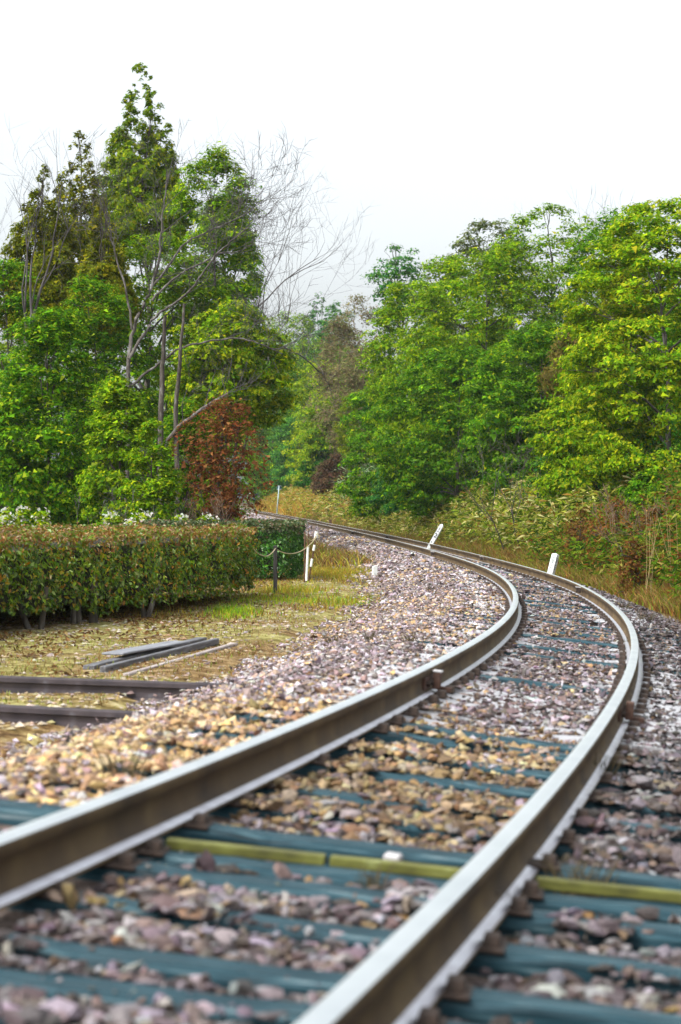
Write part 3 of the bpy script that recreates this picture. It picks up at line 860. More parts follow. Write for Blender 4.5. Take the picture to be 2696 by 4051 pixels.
def limbs(r, base, C, ps, rbase, nl=14, lean=None, htop=None):
    """trunk and limbs reaching to pads"""
    T = Tubes()
    top = np.array([C[:, 0].mean(), C[:, 1].mean(), C[:, 2].max() - .18 * (C[:, 2].max() - base[2])]) if htop is None else np.array(htop)
    n = 9; t = np.linspace(0, 1, n)
    ax = base + (top - base) * t[:, None]
    ax[:, :2] += np.cumsum(r.normal(0, .03, (n, 2)), 0) * (top[2] - base[2]) * .25 * np.minimum(t, 1 - t)[:, None] * 2
    T.add(ax, rbase * (1 - .93 * t ** .8) + .006, 7)
    order = r.permutation(len(C))[:nl]
    for i in order:
        hz = np.clip((C[i, 2] - base[2]) / (top[2] - base[2] + 1e-6) - r.uniform(.12, .3), .15, .92)
        p0 = np.array([np.interp(hz, t, ax[:, j]) for j in range(3)])
        p1 = C[i] + np.array([0, 0, -.15 * ps[i]])
        m = np.linspace(0, 1, 6)[:, None]
        q = p0 + (p1 - p0) * m; q[:, 2] += np.sin(m[:, 0] * math.pi) * .12 * np.linalg.norm(p1 - p0)
        q += r.normal(0, .04, q.shape) * np.sin(m * math.pi)
        T.add(q, rbase * (.42 - .36 * m[:, 0]) * (1 - .5 * hz) + .005, 5)
        for _ in range(3):
            p2 = p1 + unit(r.normal(size=3) + np.array([0, 0, .5])) * ps[i] * .8
            mm = np.linspace(0, 1, 4)[:, None]
            T.add(q[3] + (p2 - q[3]) * mm + r.normal(0, .02, (4, 3)), rbase * .08 * (1 - .7 * mm[:, 0]) + .003, 4)
    return T

LEAFN = [0]
def tree(kind, name, label, cx, top, bot, hw, Y, seed, n=12000, group=None, cat='tree', tintc=(1, 1, 1), rb=None, bark=None, ry=None, L=.11, mat=None, base_px=None, low=False, **kw):
    r = np.random.default_rng(seed)
    X = (cx - 1348) / F * Y
    g0 = gz(X, Y)
    zt = H - (top - YH) * Y / F; zb = g0 + .05 if (kind == 'dome' or low) else max(H - (bot + 120 - YH) * Y / F, g0 + .1)
    rx = hw * Y / F
    root = empty(name, (X, Y, g0))
    tag(root, label, cat, group)
    n = int(n * 2.05); L = L * .75
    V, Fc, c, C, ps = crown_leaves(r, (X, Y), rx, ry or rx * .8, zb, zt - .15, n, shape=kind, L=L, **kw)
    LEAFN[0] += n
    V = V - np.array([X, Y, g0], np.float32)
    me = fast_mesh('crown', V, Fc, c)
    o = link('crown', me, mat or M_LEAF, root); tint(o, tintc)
    bx = X if base_px is None else (base_px - 1348) / F * Y
    T = limbs(r, np.array([bx, Y, g0 - .1]), C, ps, rb or max(.04, (.008 if kind == 'cone' else .012) * (zt - g0)))
    tme = T.mesh('trunk'); 
    tv = np.empty(len(tme.vertices) * 3, np.float32); tme.vertices.foreach_get('co', tv)
    tv = tv.reshape(-1, 3) - np.array([X, Y, g0], np.float32); tme.vertices.foreach_set('co', tv.ravel())
    link('trunk', tme, bark or M_BARK, root)
    return root

def grow(r, T, p, d, length, rad, depth, spread=.55, up=.12, nmin=2, nmax=4, sides=5, curl=.12, maxd=4):
    n = 6 if depth < 2 else 3
    pts = [p]; dd_ = d
    for i in range(n - 1):
        dd_ = unit(dd_ + r.normal(0, curl, 3) + np.array([0, 0, up * .5]))
        pts.append(pts[-1] + dd_ * length / (n - 1))
    pts = np.array(pts)
    T.add(pts, np.linspace(rad, rad * .55, n), max(3, sides - depth))
    if depth >= maxd: return
    k = int(r.integers(nmin, nmax + 1)) + (1 if depth >= 1 else 0)
    for i in range(k):
        f = r.uniform(.3, 1.0) if i else 1.0
        q = np.array([np.interp(f, np.linspace(0, 1, n), pts[:, j]) for j in range(3)])
        nd = unit(dd_ + r.normal(0, spread, 3) + np.array([0, 0, up]))
        grow(r, T, q, nd, length * r.uniform(.5, .8), max(rad * .52 * r.uniform(.7, 1), .004), depth + 1, spread, up, nmin, nmax, sides, curl, maxd)

def bare_tree(name, label, cx, top, base, Y, seed, stems=1, lean=(0, 0), spread=.5, mat=None, group='bare trees', rad=None, maxd=4, k=(2, 4), width=1.0, twig=None, first=.34):
    r = np.random.default_rng(seed)
    X = (cx - 1348) / F * Y; g0 = gz(X, Y)
    zt = H - (top - YH) * Y / F; hh = zt - g0
    root = empty(name, (X, Y, g0)); tag(root, label, 'tree', group)
    T0 = Tubes(); T1 = Tubes()
    for s in range(stems):
        d = unit(np.array([lean[0] + r.normal(0, .12 * stems), lean[1] + r.normal(0, .1 * stems), 1.0]))
        p = np.array([r.normal(0, .1 * (stems - 1)), r.normal(0, .1 * (stems - 1)), -.1])
        n = 7; L0 = hh * first * r.uniform(.85, 1.1); pts = [p]
        for i in range(n - 1):
            d = unit(d + r.normal(0, .06, 3)); pts.append(pts[-1] + d * L0 / (n - 1))
        R0 = (rad or .0085 * hh) * (1 if s == 0 else .75)
        T0.add(np.array(pts), np.linspace(R0, R0 * .7, n), 8)
        for i in range(int(r.integers(3, 5))):
            nd = unit(d + r.normal(0, spread, 3) * np.array([width, width, .6]) + np.array([lean[0] * .8, lean[1], .25]))
            grow(r, T1, pts[-1] if i < 2 else pts[-2], nd, hh * .3 * r.uniform(.8, 1.15), R0 * .62, 0, spread, .16, k[0], k[1], 6, .13, maxd)
    V = np.concatenate(T1.V)
    # fit the height
    zmax = V[:, 2].max(); f = hh / zmax
    for T in (T0, T1):
        T.V = [v * np.array([f * .97, f * .97, f]) for v in T.V]
    link('trunk', T0.mesh('trunk'), mat or M_BARK, root)
    link('branches', T1.mesh('branches'), twig or M_TWIG, root)
    return root

# --- left wood, back to front
YG = [(.05, .13, .003), (.1, .2, .004), (.165, .27, .004), (.26, .34, .005), (.38, .4, .007)]
OL = [(.07, .095, .003), (.12, .145, .004), (.19, .195, .005), (.28, .255, .006)]
OL2 = [(.06, .12, .003), (.1, .17, .004), (.17, .23, .005), (.26, .28, .006)]
DK = [(.008, .05, .004), (.018, .08, .006), (.03, .12, .008)]
BL = [(.014, .08, .016), (.03, .13, .022), (.06, .18, .022), (.12, .26, .02)]
bare_tree('bare_tree', 'fine grey bare tree filling the sky left of the tall conifer', 400, 440, 1900, 84, 101, stems=3, spread=.42, maxd=5, k=(1, 2))
bare_tree('bare_tree', 'fine grey bare tree right of the tall conifer, its twigs fanning above the green oak', 850, 490, 1900, 82, 102, stems=2, spread=.45, maxd=5, k=(1, 2))
bare_tree('bare_tree', 'bare tree leaning right over the gap of sky, dark limbs and hazy twigs', 850, 640, 1900, 92, 103, stems=2, rad=.07, lean=(.22, 0), spread=.6, maxd=5, k=(1, 2), width=1.4)
tree('cone', 'conifer_tree', 'tallest tree, a narrow pointed conifer rising above the left wood', 556, 225, 900, 240, 76, 1, n=24000, cols=OL2, probs=(2, 3, 2, 1), tip=(.3, .34, .02), tipf=.35, L=.13, pad=.5, flat=.9, hollow=.3, cat='tree')
tree('cone', 'conifer_tree', 'olive cypress with a slim crooked tip, left of the tallest conifer', 318, 490, 1180, 205, 66, 2, n=26000, cols=OL, probs=(3, 3, 2, 1), tip=(.2, .19, .02), tipf=.3, L=.10, pad=.42, flat=1.3, hollow=.3)
tree('cone', 'conifer_tree', 'broad olive cypress with a blunt top near the left edge', 170, 640, 1240, 225, 64, 3, n=28000, cols=OL, probs=(3, 3, 2, .6), tip=(.18, .18, .02), tipf=.25, L=.10, pad=.45, flat=1.3, hollow=.3)
tree('cone', 'conifer_tree', 'small olive cypress squeezed between the crooked cypress and the bare branches', 405, 760, 1250, 170, 62, 4, n=13000, cols=OL, probs=(3, 3, 2, 1), tip=(.22, .2, .02), tipf=.25, L=.10, pad=.4, flat=1.2, hollow=.3)
tree('round', 'evergreen_oak', 'tall green oak with sunlit clumps right of the tallest conifer', 835, 575, 1600, 185, 70, 5, n=20000, cols=YG, tip=(.3, .4, .03), tipf=.35, L=.12, pad=.55, hollow=.55)
tree('round', 'evergreen_oak', 'dark green oak edging the sky gap on the right of the left wood', 895, 760, 1480, 145, 72, 6, n=17000, cols=G_OAK, tip=(.2, .36, .03), tipf=.3, L=.12, pad=.5)
tree('round', 'evergreen_oak', 'green oak in the left wood behind the forked bare tree', 600, 900, 1700, 230, 68, 7, n=14000, cols=YG, tip=(.32, .4, .03), tipf=.35, L=.12, pad=.55)
tree('round', 'evergreen_oak', 'green oak below the olive cypresses', 380, 1080, 1850, 200, 60, 8, n=12000, cols=G_OAK, tip=(.3, .38, .03), tipf=.4, L=.11, pad=.5)
tree('round', 'evergreen_oak', 'yellow green oak overhanging the red leaved tree', 920, 1190, 1540, 215, 58, 9, n=18000, cols=YG, probs=(2, 3, 3, 3, 1.5), tip=(.42, .44, .03), tipf=.45, L=.105, pad=.46, flat=.5)
tree('round', 'evergreen_oak', 'green oak standing at the very left edge of the picture', 20, 1010, 1900, 150, 60, 10, n=10000, cols=G_OAK, tip=(.3, .38, .03), tipf=.35, L=.11, pad=.45)
bare_tree('bare_tree', 'dark tall leafless trunk cut by the left edge of the picture', 25, 480, 1950, 57, 104, stems=1, spread=.4, maxd=3, k=(2, 3), rad=.09, first=.6, mat=M_BARK)
def forked_tree():
    r = np.random.default_rng(107); Y = 55.0
    paths = [([(500, 1960), (505, 1700), (511, 1420), (524, 1305), (568, 1208), (603, 1138), (629, 1034), (638, 930), (650, 800), (668, 690)], .06, .014),
             ([(511, 1420), (603, 1270), (648, 1220), (725, 1182), (786, 1112), (840, 1025), (905, 960), (985, 900)], .042, .011),
             ([(603, 1190), (672, 1112), (725, 1077), (804, 1038), (874, 999), (943, 999), (1010, 960)], .03, .008),
             ([(590, 1150), (664, 1060), (716, 972), (786, 933), (874, 894), (978, 850), (1020, 800)], .032, .009),
             ([(524, 1305), (498, 1138), (463, 1034), (441, 946), (428, 876), (415, 800)], .03, .009),
             ([(515, 1530), (629, 1435), (716, 1374), (830, 1348), (943, 1335), (1031, 1357), (1118, 1400)], .035, .01),
             ([(640, 1790), (690, 1706), (760, 1645), (839, 1593), (900, 1560)], .06, .03),
             ([(636, 1950), (638, 1645), (646, 1400), (655, 1250)], .085, .04),
             ([(700, 1950), (699, 1590), (716, 1390), (730, 1200)], .07, .03)]
    g0 = gz((505 - 1348) / F * Y, Y)
    root = empty('forked_bare_tree', ((505 - 1348) / F * Y, Y, g0))
    tag(root, 'large forked bare tree with pale bark spreading right across the green oaks', 'tree')
    o = np.array(root.location); T0 = Tubes(); T1 = Tubes()
    for j, (pp, r0, r1) in enumerate(paths):
        dep = np.cumsum(r.normal(0, .16, len(pp))) - (.0 if j == 0 else .25)
        if pp[0][1] > 1900: pass
        P = np.array([np.array(at(px, py, Y + q)) for (px, py), q in zip(pp, dep)]) - o
        if pp[0][1] > 1900: P[0, 2] = -.1
        t = np.linspace(0, len(P) - 1, len(P) * 4); P2 = np.stack([np.interp(t, range(len(P)), P[:, k]) for k in range(3)], 1)
        for _ in range(2): P2[1:-1] = (P2[:-2] + 2 * P2[1:-1] + P2[2:]) / 4
        P2[1:-1] += r.normal(0, .012, P2[1:-1].shape)
        if j >= 7:
            TT = Tubes(); TT.add(P2, np.linspace(r0, r1, len(P2)), 7); link('trunk', TT.mesh('trunk'), M_BARK, root)
            continue
        T0.add(P2, np.linspace(r0, r1, len(P2)), 7)
        for i in range(15 if len(pp) > 5 else 7):
            f = r.uniform(.35, 1.0) * (len(P2) - 1); q = np.array([np.interp(f, range(len(P2)), P2[:, k]) for k in range(3)])
            k0 = min(int(f), len(P2) - 2); d = unit(P2[k0 + 1] - P2[k0])
            grow(r, T1, q, unit(d + r.normal(0, .7, 3) + np.array([.1, 0, .35])), r.uniform(.5, 1.15), r0 * .2, 1, .55, .1, 2, 2, 5, .14, 4)
    link('trunk', T0.mesh('trunk'), M_PALEBARK, root)
    link('branches', T1.mesh('branches'), M_TWIG, root)
forked_tree()
tree('dome', 'evergreen_shrub', 'bright green bushy evergreen at the left edge behind the hedge', 190, 1190, 2040, 245, 48, 11, n=20000, cat='shrub', cols=G_OAK, probs=(3, 4, 3, 2, .5), tip=(.38, .42, .02), tipf=.3, L=.095, pad=.36, hollow=.6)
tree('dome', 'evergreen_shrub', 'light green bush in the middle behind the white flowering shrubs', 470, 1470, 2050, 165, 46, 12, n=12000, cat='shrub', cols=YG, tip=(.34, .38, .04), tipf=.3, L=.09, pad=.34, hollow=.5)
tree('dome', 'evergreen_shrub', 'thin yellowish bush with bare stems left of the red leaved tree', 600, 1640, 2050, 105, 44, 13, n=5000, cat='shrub', cols=YG, tip=(.4, .4, .03), tipf=.3, L=.08, pad=.28)
tree('dome', 'evergreen_shrub', 'dark bush in the shade between the light bush and the red leaved tree', 720, 1560, 2040, 130, 56, 14, n=9000, cat='shrub', cols=G_OAK, tip=(.2, .3, .03), tipf=.2, L=.1, pad=.4)
RED = [(.13, .04, .012), (.18, .065, .02), (.25, .11, .035), (.07, .022, .008), (.08, .1, .008)]
tree('round', 'copper_tree', 'small tree with drooping red brown leaves beside the far hedge block', 880, 1550, 1930, 165, 50, 15, n=3200, cols=RED, probs=(3, 3, 2, 1.5, 1.2), tip=(.36, .16, .05), tipf=.3, L=.085, pad=.17, flat=1.1, hollow=.05)
tree('dome', 'evergreen_shrub', 'green bush under the red leaved tree', 860, 1850, 2040, 80, 51, 16, n=4000, cat='shrub', cols=YG, tip=(.3, .33, .03), L=.09, pad=.28)
# --- the far end of the valley
BRN = [(.12, .09, .045), (.16, .125, .06), (.1, .12, .03), (.17, .17, .05)]
tree('cone', 'far_conifer', 'bluish far conifer at the bottom of the sky gap', 1262, 1150, 1450, 170, 245, 20, n=10000, cols=BL, probs=(1, 2, 2, .5), tip=(.12, .2, .04), L=.3, pad=1.1, flat=.8, hollow=.3)
tree('round', 'far_tree', 'rounded olive tree at the left of the far hillside', 1150, 1225, 1850, 150, 238, 21, n=13000, cols=YG, tip=(.24, .28, .03), L=.26, pad=1.0)
tree('round', 'far_tree', 'blue green far tree right of the far conifer against the sky', 1330, 1195, 1700, 90, 236, 22, n=7000, cols=BL, tip=(.14, .26, .06), L=.3, pad=1.0)
tree('round', 'far_tree', 'pale yellow green tree high on the far hillside', 1075, 1310, 1900, 100, 228, 23, n=9000, cols=YG, tip=(.3, .34, .03), L=.24, pad=.9)
for i, (cx, tp, hw, Y, lab) in enumerate(((1430, 1165, 120, 175, 'brown leafless tree topping the far ridge beside the right wood'), (1345, 1260, 120, 160, 'brown twiggy tree in the middle of the far hillside'), (1450, 1350, 130, 150, 'grey brown twiggy tree low on the far hillside near the right wood'))):
    tree('round', 'twiggy_tree', lab, cx, tp, 1850, hw, Y, 30 + i, n=6500, cols=BRN, probs=(3, 3, 2, 2), tip=(.26, .2, .09), tipf=.2, L=.2, pad=.95, flat=.8, hollow=.3, bark=M_BROWNTWIG)
tree('round', 'far_tree', 'yellow green young tree bright against the brown far hillside', 1260, 1420, 1900, 120, 178, 24, n=10000, cols=YG, probs=(1, 2, 3, 3, 2), tip=(.38, .42, .03), L=.2, pad=.7)
tree('round', 'far_tree', 'green tree left of the far track under the yellow green oak', 1080, 1500, 2000, 130, 215, 25, n=17000, cols=G_OAK, tip=(.2, .32, .03), L=.18, pad=.75)
tree('round', 'far_tree', 'green tree hanging over the far end of the track', 1190, 1640, 2000, 140, 188, 26, n=16000, cols=BL, probs=(2, 3, 3, 2), tip=(.2, .34, .05), L=.17, pad=.7)
tree('round', 'far_tree', 'yellowish green tree beside the brown thicket on the far bend', 1335, 1560, 1960, 120, 152, 27, n=15000, cols=YG, tip=(.28, .34, .03), L=.17, pad=.7)
tree('cone', 'far_conifer', 'dark small conifer deep in the far wood above the brown thicket', 1300, 1640, 1850, 140, 152, 28, n=9000, cols=DK, probs=(2, 2, 1), tip=(.06, .14, .02), L=.17, pad=.6)
tree('dome', 'brown_thicket', 'dark brown leafless thicket beside the far track', 1345, 1800, 2000, 100, 132, 29, n=8400, cat='thicket', cols=[(.07, .04, .022), (.12, .07, .035), (.05, .05, .02)], probs=(3, 2, 1), tip=(.15, .09, .04), L=.14, pad=.5, flat=1.0)
for i, (cx, tp, hw, Y, lab) in enumerate(((1120, 1350, 110, 222, 'mid green tree on the far slope just right of the left wood'), (1235, 1330, 120, 228, 'dark green rounded tree at the centre of the far slope'), (1350, 1370, 130, 215, 'olive green tree on the far slope left of the right wood'), (1440, 1480, 120, 190, 'mid green tree low on the far slope beside the dark conifer'), (1200, 1560, 120, 205, 'fresh green tree low on the far slope over the track end'))):
    tree('round', 'far_tree', lab, cx, tp, 1900, hw, Y, 90 + i, n=10000, cols=(G_OAK, YG)[i % 2], tip=(.28, .34, .02), L=.24, pad=.8)
# --- right wood
tree('round', 'evergreen_oak', 'feathery green tree sticking up alone against the sky, left of the right wood', 1585, 950, 1150, 100, 112, 40, n=2600, cols=BL, tip=(.2, .32, .05), L=.16, pad=.6, hollow=.3)
bare_tree('bare_tree', 'grey bare tree at the top of the right wood, left of the dark cypress', 2130, 800, 1800, 90, 110, stems=3, spread=.45, maxd=5, k=(1, 2))
bare_tree('bare_tree', 'grey bare tree on the skyline of the right wood, middle of the three', 2330, 745, 1800, 92, 111, stems=3, spread=.42, maxd=5, k=(1, 2))
bare_tree('bare_tree', 'grey bare tree on the skyline of the right wood by the picture edge', 2570, 745, 1800, 90, 112, stems=3, spread=.42, maxd=5, k=(1, 2))
tree('round', 'evergreen_oak', 'dark domed oak at the top left of the right wood', 1935, 860, 1500, 190, 98, 41, n=12000, cols=[(.06, .085, .03), (.09, .12, .035), (.13, .15, .04)], probs=(2, 3, 2), tip=(.2, .22, .05), tipf=.2, L=.15, pad=.6)
tree('round', 'evergreen_oak', 'oak on the left shoulder of the right wood above the dark conifer', 1640, 1090, 1750, 230, 92, 42, n=17000, cols=YG, tip=(.3, .38, .03), tipf=.4, L=.14, pad=.6, flat=.5)
tree('round', 'evergreen_oak', 'broad bright oak in the centre of the right wood', 1930, 965, 1800, 320, 84, 43, n=26000, cols=YG, tip=(.34, .42, .03), tipf=.4, L=.135, pad=.6, flat=.5)
tree('round', 'evergreen_oak', 'light green oak under the bare skyline trees', 2190, 800, 1700, 290, 86, 44, n=24000, cols=YG, tip=(.28, .4, .03), tipf=.4, L=.135, pad=.6, flat=.5)
tree('round', 'evergreen_oak', 'oak filling the dip between the left shoulder and the domed oak', 1790, 1000, 1800, 210, 94, 58, n=15000, cols=YG, tip=(.3, .4, .02), tipf=.4, L=.14, pad=.6, flat=.45)
tree('round', 'evergreen_oak', 'light green oak behind the pointing cypress near the right edge', 2410, 830, 1700, 220, 84, 59, n=16000, cols=G_OAK, tip=(.25, .4, .02), tipf=.4, L=.135, pad=.6, flat=.45)
tree('cone', 'conifer_tree', 'olive cypress pointing up behind the yellow tipped oak', 2490, 850, 1250, 130, 66, 45, n=8000, cols=OL, probs=(3, 3, 2, 1), tip=(.18, .18, .02), L=.1, pad=.4, flat=1.3, hollow=.3)
tree('cone', 'conifer_tree', 'brownish cypress lower down in the right wood', 2310, 1110, 1450, 150, 68, 46, n=8000, cols=[(.09, .08, .015), (.13, .11, .02), (.16, .12, .025)], probs=(3, 3, 2), tip=(.2, .16, .03), L=.1, pad=.4, flat=1.2, hollow=.3)
tree('cone', 'dark_conifer', 'nearly black green conifer at the left edge of the right wood', 1525, 1300, 1600, 110, 99, 47, n=7000, cols=DK, probs=(2, 3, 2), tip=(.05, .13, .02), tipf=.2, L=.13, pad=.45)
tree('round', 'evergreen_oak', 'green oak low in the right wood above the bamboo grass', 1810, 1360, 1930, 270, 80, 48, n=22000, cols=G_OAK, tip=(.18, .34, .04), tipf=.35, L=.125, pad=.5, flat=.5)
tree('round', 'evergreen_oak', 'green oak in the middle of the right wood behind the bare shrub', 2150, 1270, 1900, 270, 71, 49, n=21000, cols=G_OAK, tip=(.22, .36, .03), tipf=.35, L=.12, pad=.5, flat=.5)
tree('round', 'evergreen_oak', 'green oak at the foot of the dark conifer, leaning over the track', 1550, 1480, 1960, 190, 96, 50, n=14000, cols=G_OAK, tip=(.2, .38, .04), tipf=.35, L=.13, pad=.45, flat=.5)
tree('round', 'evergreen_oak', 'large yellow tipped oak filling the right edge', 2610, 775, 1800, 400, 52, 51, n=40000, cols=YG, probs=(2, 3, 3, 2, 1), tip=(.5, .46, .02), tipf=.55, L=.1, pad=.5, flat=.38, hollow=.5, bark=M_PALEBARK, base_px=2660, rb=.09)
tree('round', 'evergreen_oak', 'lower tiers of a yellow tipped oak left of the large one', 2390, 1360, 1920, 270, 55, 52, n=22000, cols=YG, probs=(3, 3, 3, 1.5, .8), tip=(.46, .44, .02), tipf=.5, L=.1, pad=.45, flat=.36)
tree('dome', 'evergreen_shrub', 'blue green bush at the foot of the right wood beside the track bend', 1590, 1760, 2060, 140, 93, 53, n=9000, cat='shrub', cols=BL, tip=(.1, .26, .07), tipf=.25, L=.11, pad=.4)
tree('dome', 'evergreen_shrub', 'dark green bush left of the bamboo grass clump', 1720, 1800, 2060, 120, 83, 54, n=7000, cat='shrub', cols=G_OAK, tip=(.15, .3, .04), L=.1, pad=.36)
tree('dome', 'evergreen_shrub', 'bluish green bush at the wood edge beneath the yellow tipped oak', 2330, 1720, 2010, 220, 57, 55, n=12000, cat='shrub', cols=G_OAK + BL[:2], probs=(2, 3, 3, 1, .3, 2, 3), tip=(.16, .34, .03), tipf=.3, L=.085, pad=.3)
tree('dome', 'evergreen_shrub', 'green bush on the bank at the right edge under the pale trunk', 2560, 1850, 2060, 120, 47, 56, n=6500, cat='shrub', cols=G_OAK, tip=(.25, .33, .03), L=.08, pad=.28)
bare_tree('bare_shrub', 'dark bare many stemmed shrub on the bank above the bamboo grass', 2090, 1640, 1960, 58, 113, stems=6, spread=.45, maxd=3, group=None, rad=.022, first=.25, k=(1, 2), mat=M_BARK, twig=M_BARK)
bare_tree('bare_shrub', 'reddish bare shrub among dry stalks on the bank at the right edge', 2610, 1870, 2100, 41, 114, stems=6, spread=.45, maxd=4, group=None, first=.12, rad=.008, k=(1, 2), twig=M_BROWNTWIG, mat=M_BROWNTWIG)
for i_, (px_, tp_, hw_, Y_, lab_) in enumerate(((2300, 1990, 90, 47, 'low russet bush among the bamboo grass left of the red leaved bush'), (2600, 1985, 120, 42, 'russet tangle on the bank near the right edge below the pale trunk'), (2520, 2090, 90, 37, 'dull rust brown bush low on the bank at the right edge'))):
    tree('dome', 'azalea_bush', lab_, px_, tp_, 2180, hw_, Y_, 70 + i_, n=1500, cat='shrub', cols=[(.15, .06, .015), (.2, .1, .03), (.1, .13, .01), (.09, .035, .012)], probs=(3, 2, 2, 3), tip=(.3, .14, .03), L=.055, pad=.16, hollow=.05, flat=1.0)
tree('dome', 'azalea_bush', 'thin bush with rust red leaves on the bank at the right', 2440, 1950, 2180, 150, 44, 57, n=2600, cat='shrub', cols=[(.17, .065, .015), (.22, .1, .025), (.11, .14, .01), (.1, .04, .01)], probs=(3, 2, 2, 2), tip=(.36, .16, .03), L=.06, pad=.16, hollow=.05, flat=1.0)
bare_tree('bare_shrub', 'brown leafless scrub behind the hedges, left of the far track', 800, 1925, 2080, 47, 115, stems=7, spread=.6, maxd=4, group=None, first=.12, rad=.01, k=(1, 2), twig=M_BROWNTWIG, mat=M_BROWNTWIG, width=1.5)
bare_tree('bare_shrub', 'grey leafless scrub among the white flowering shrubs', 560, 1880, 2080, 45, 116, stems=7, spread=.6, maxd=4, group=None, first=.12, rad=.01, k=(1, 2), width=1.5)
# filler trees behind, sharing crowns
def copy_tree(src, px, Y, k, rz, label, group, tc):
    X = (px - 1348) / F * Y
    c = src.copy(); COL.objects.link(c)
    c.location = (X, Y, gz(X, Y)); c.scale = (k, k, k); c.rotation_euler = (0, 0, rz)
    c['label'] = label; c['group'] = group
    for ch in src.children:
        q = ch.copy(); COL.objects.link(q); q.parent = c
        if q.name.startswith('crown'): tint(q, tc)
    return c
SRC = [o for o in COL.objects if o.parent is None and o.name.startswith('evergreen_oak')]
rf = np.random.default_rng(77)
spots = [(60, 80, .95), (330, 86, .85), (650, 88, .9), (720, 102, .85), (880, 122, .9), (1165, 222, 1.2), (1230, 205, 1.1), (1420, 200, 1.25), (1640, 130, .95), (1780, 118, 1.0), (1990, 104, .95), (2300, 100, .95), (2560, 96, .95), (2680, 74, .8), (1380, 145, .85), (-170, 62, .9), (-420, 76, 1.0), (2880, 66, .9), (3060, 80, 1.0)]
BACK = ['behind the dark leafless trunk at the left edge', 'behind the olive cypresses', 'behind the forked bare tree', 'behind the leaning bare tree', 'behind the yellow green oak', 'above the far end of the track on the left', 'on the ridge beside the far conifer', 'on the ridge under the feathery green tree', 'behind the left shoulder of the right wood', 'behind the domed oak', 'behind the broad bright oak', 'behind the brownish cypress', 'behind the large yellow tipped oak', 'at the right edge behind the pale trunk', 'behind the dark conifer', 'just outside the left edge of the picture', 'well outside the left edge of the picture', 'just outside the right edge of the picture', 'well outside the right edge of the picture']
for i, (px, Y, k) in enumerate(spots):
    src = SRC[(i * 5 + 2) % len(SRC)]
    # scale from the source's own height to about 8 m times k
    hsrc = max(ch.bound_box[6][2] for ch in src.children if ch.name.startswith('crown'))
    copy_tree(src, px, Y, 7.6 * k / hsrc, rf.uniform(0, 6.28), 'shaded evergreen tree standing ' + BACK[i], 'evergreens behind the front row', rf.uniform(.75, 1.05, 3).tolist())
# understorey closing the wood's floor
def shrub_mass(name, pts, n, r, cols, probs, hmax, L, label=None):
    P = pts + r.normal(0, .25, pts.shape) * np.array([1, 1, 0])
    i = r.integers(len(P), size=n)
    Q = P[i] + r.normal(0, 1, (n, 3)) * np.array([.55, .55, 0])
    Q[:, 2] = ground_z(Q[:, 0], Q[:, 1]) + hmax * r.random(n) ** 1.1 * (.4 + .8 * vnoise(Q[:, 0], Q[:, 1], 1.1, 8))
    N = unit(r.normal(size=(n, 3)) * .6 + np.array([0, -.3, .8]))
    V, Fc = leaf_arrays(Q, N, L * r.uniform(.6, 1.3, n), L * .5, r, .1)
    o = link(name, fast_mesh(name, V, Fc, mixcol(r, n, cols, probs)), M_LEAF); tag(o, kind='stuff'); return o
ru = np.random.default_rng(99)
def band(x0, x1, y0, y1, n): return np.stack([ru.uniform(x0, x1, n), ru.uniform(y0, y1, n), np.zeros(n)], -1)
bl = np.concatenate([np.stack([(ru.uniform(-80, 840, 160) - 1348) / F * Yq, Yq, 0 * Yq], -1) for Yq in [ru.uniform(54, 90, 160)]])
shrub_mass('left_undergrowth', bl, 34000, ru, G_OAK, (3, 3, 2, .7, .2), 2.6, .13)
su = ru.uniform(30, 150, 420); du = ru.uniform(3.7, 9, 420)
q = tpt(su, du, 0); br = np.stack([q[:, 0], q[:, 1], 0 * su], -1)
shrub_mass('right_undergrowth', br, 40000, ru, [(.012, .06, .006), (.03, .12, .006), (.06, .16, .01), (.12, .08, .012), (.16, .22, .01)], (4, 4, 2, .8, .8), 1.9, .11)
print('leaves', LEAFN[0])

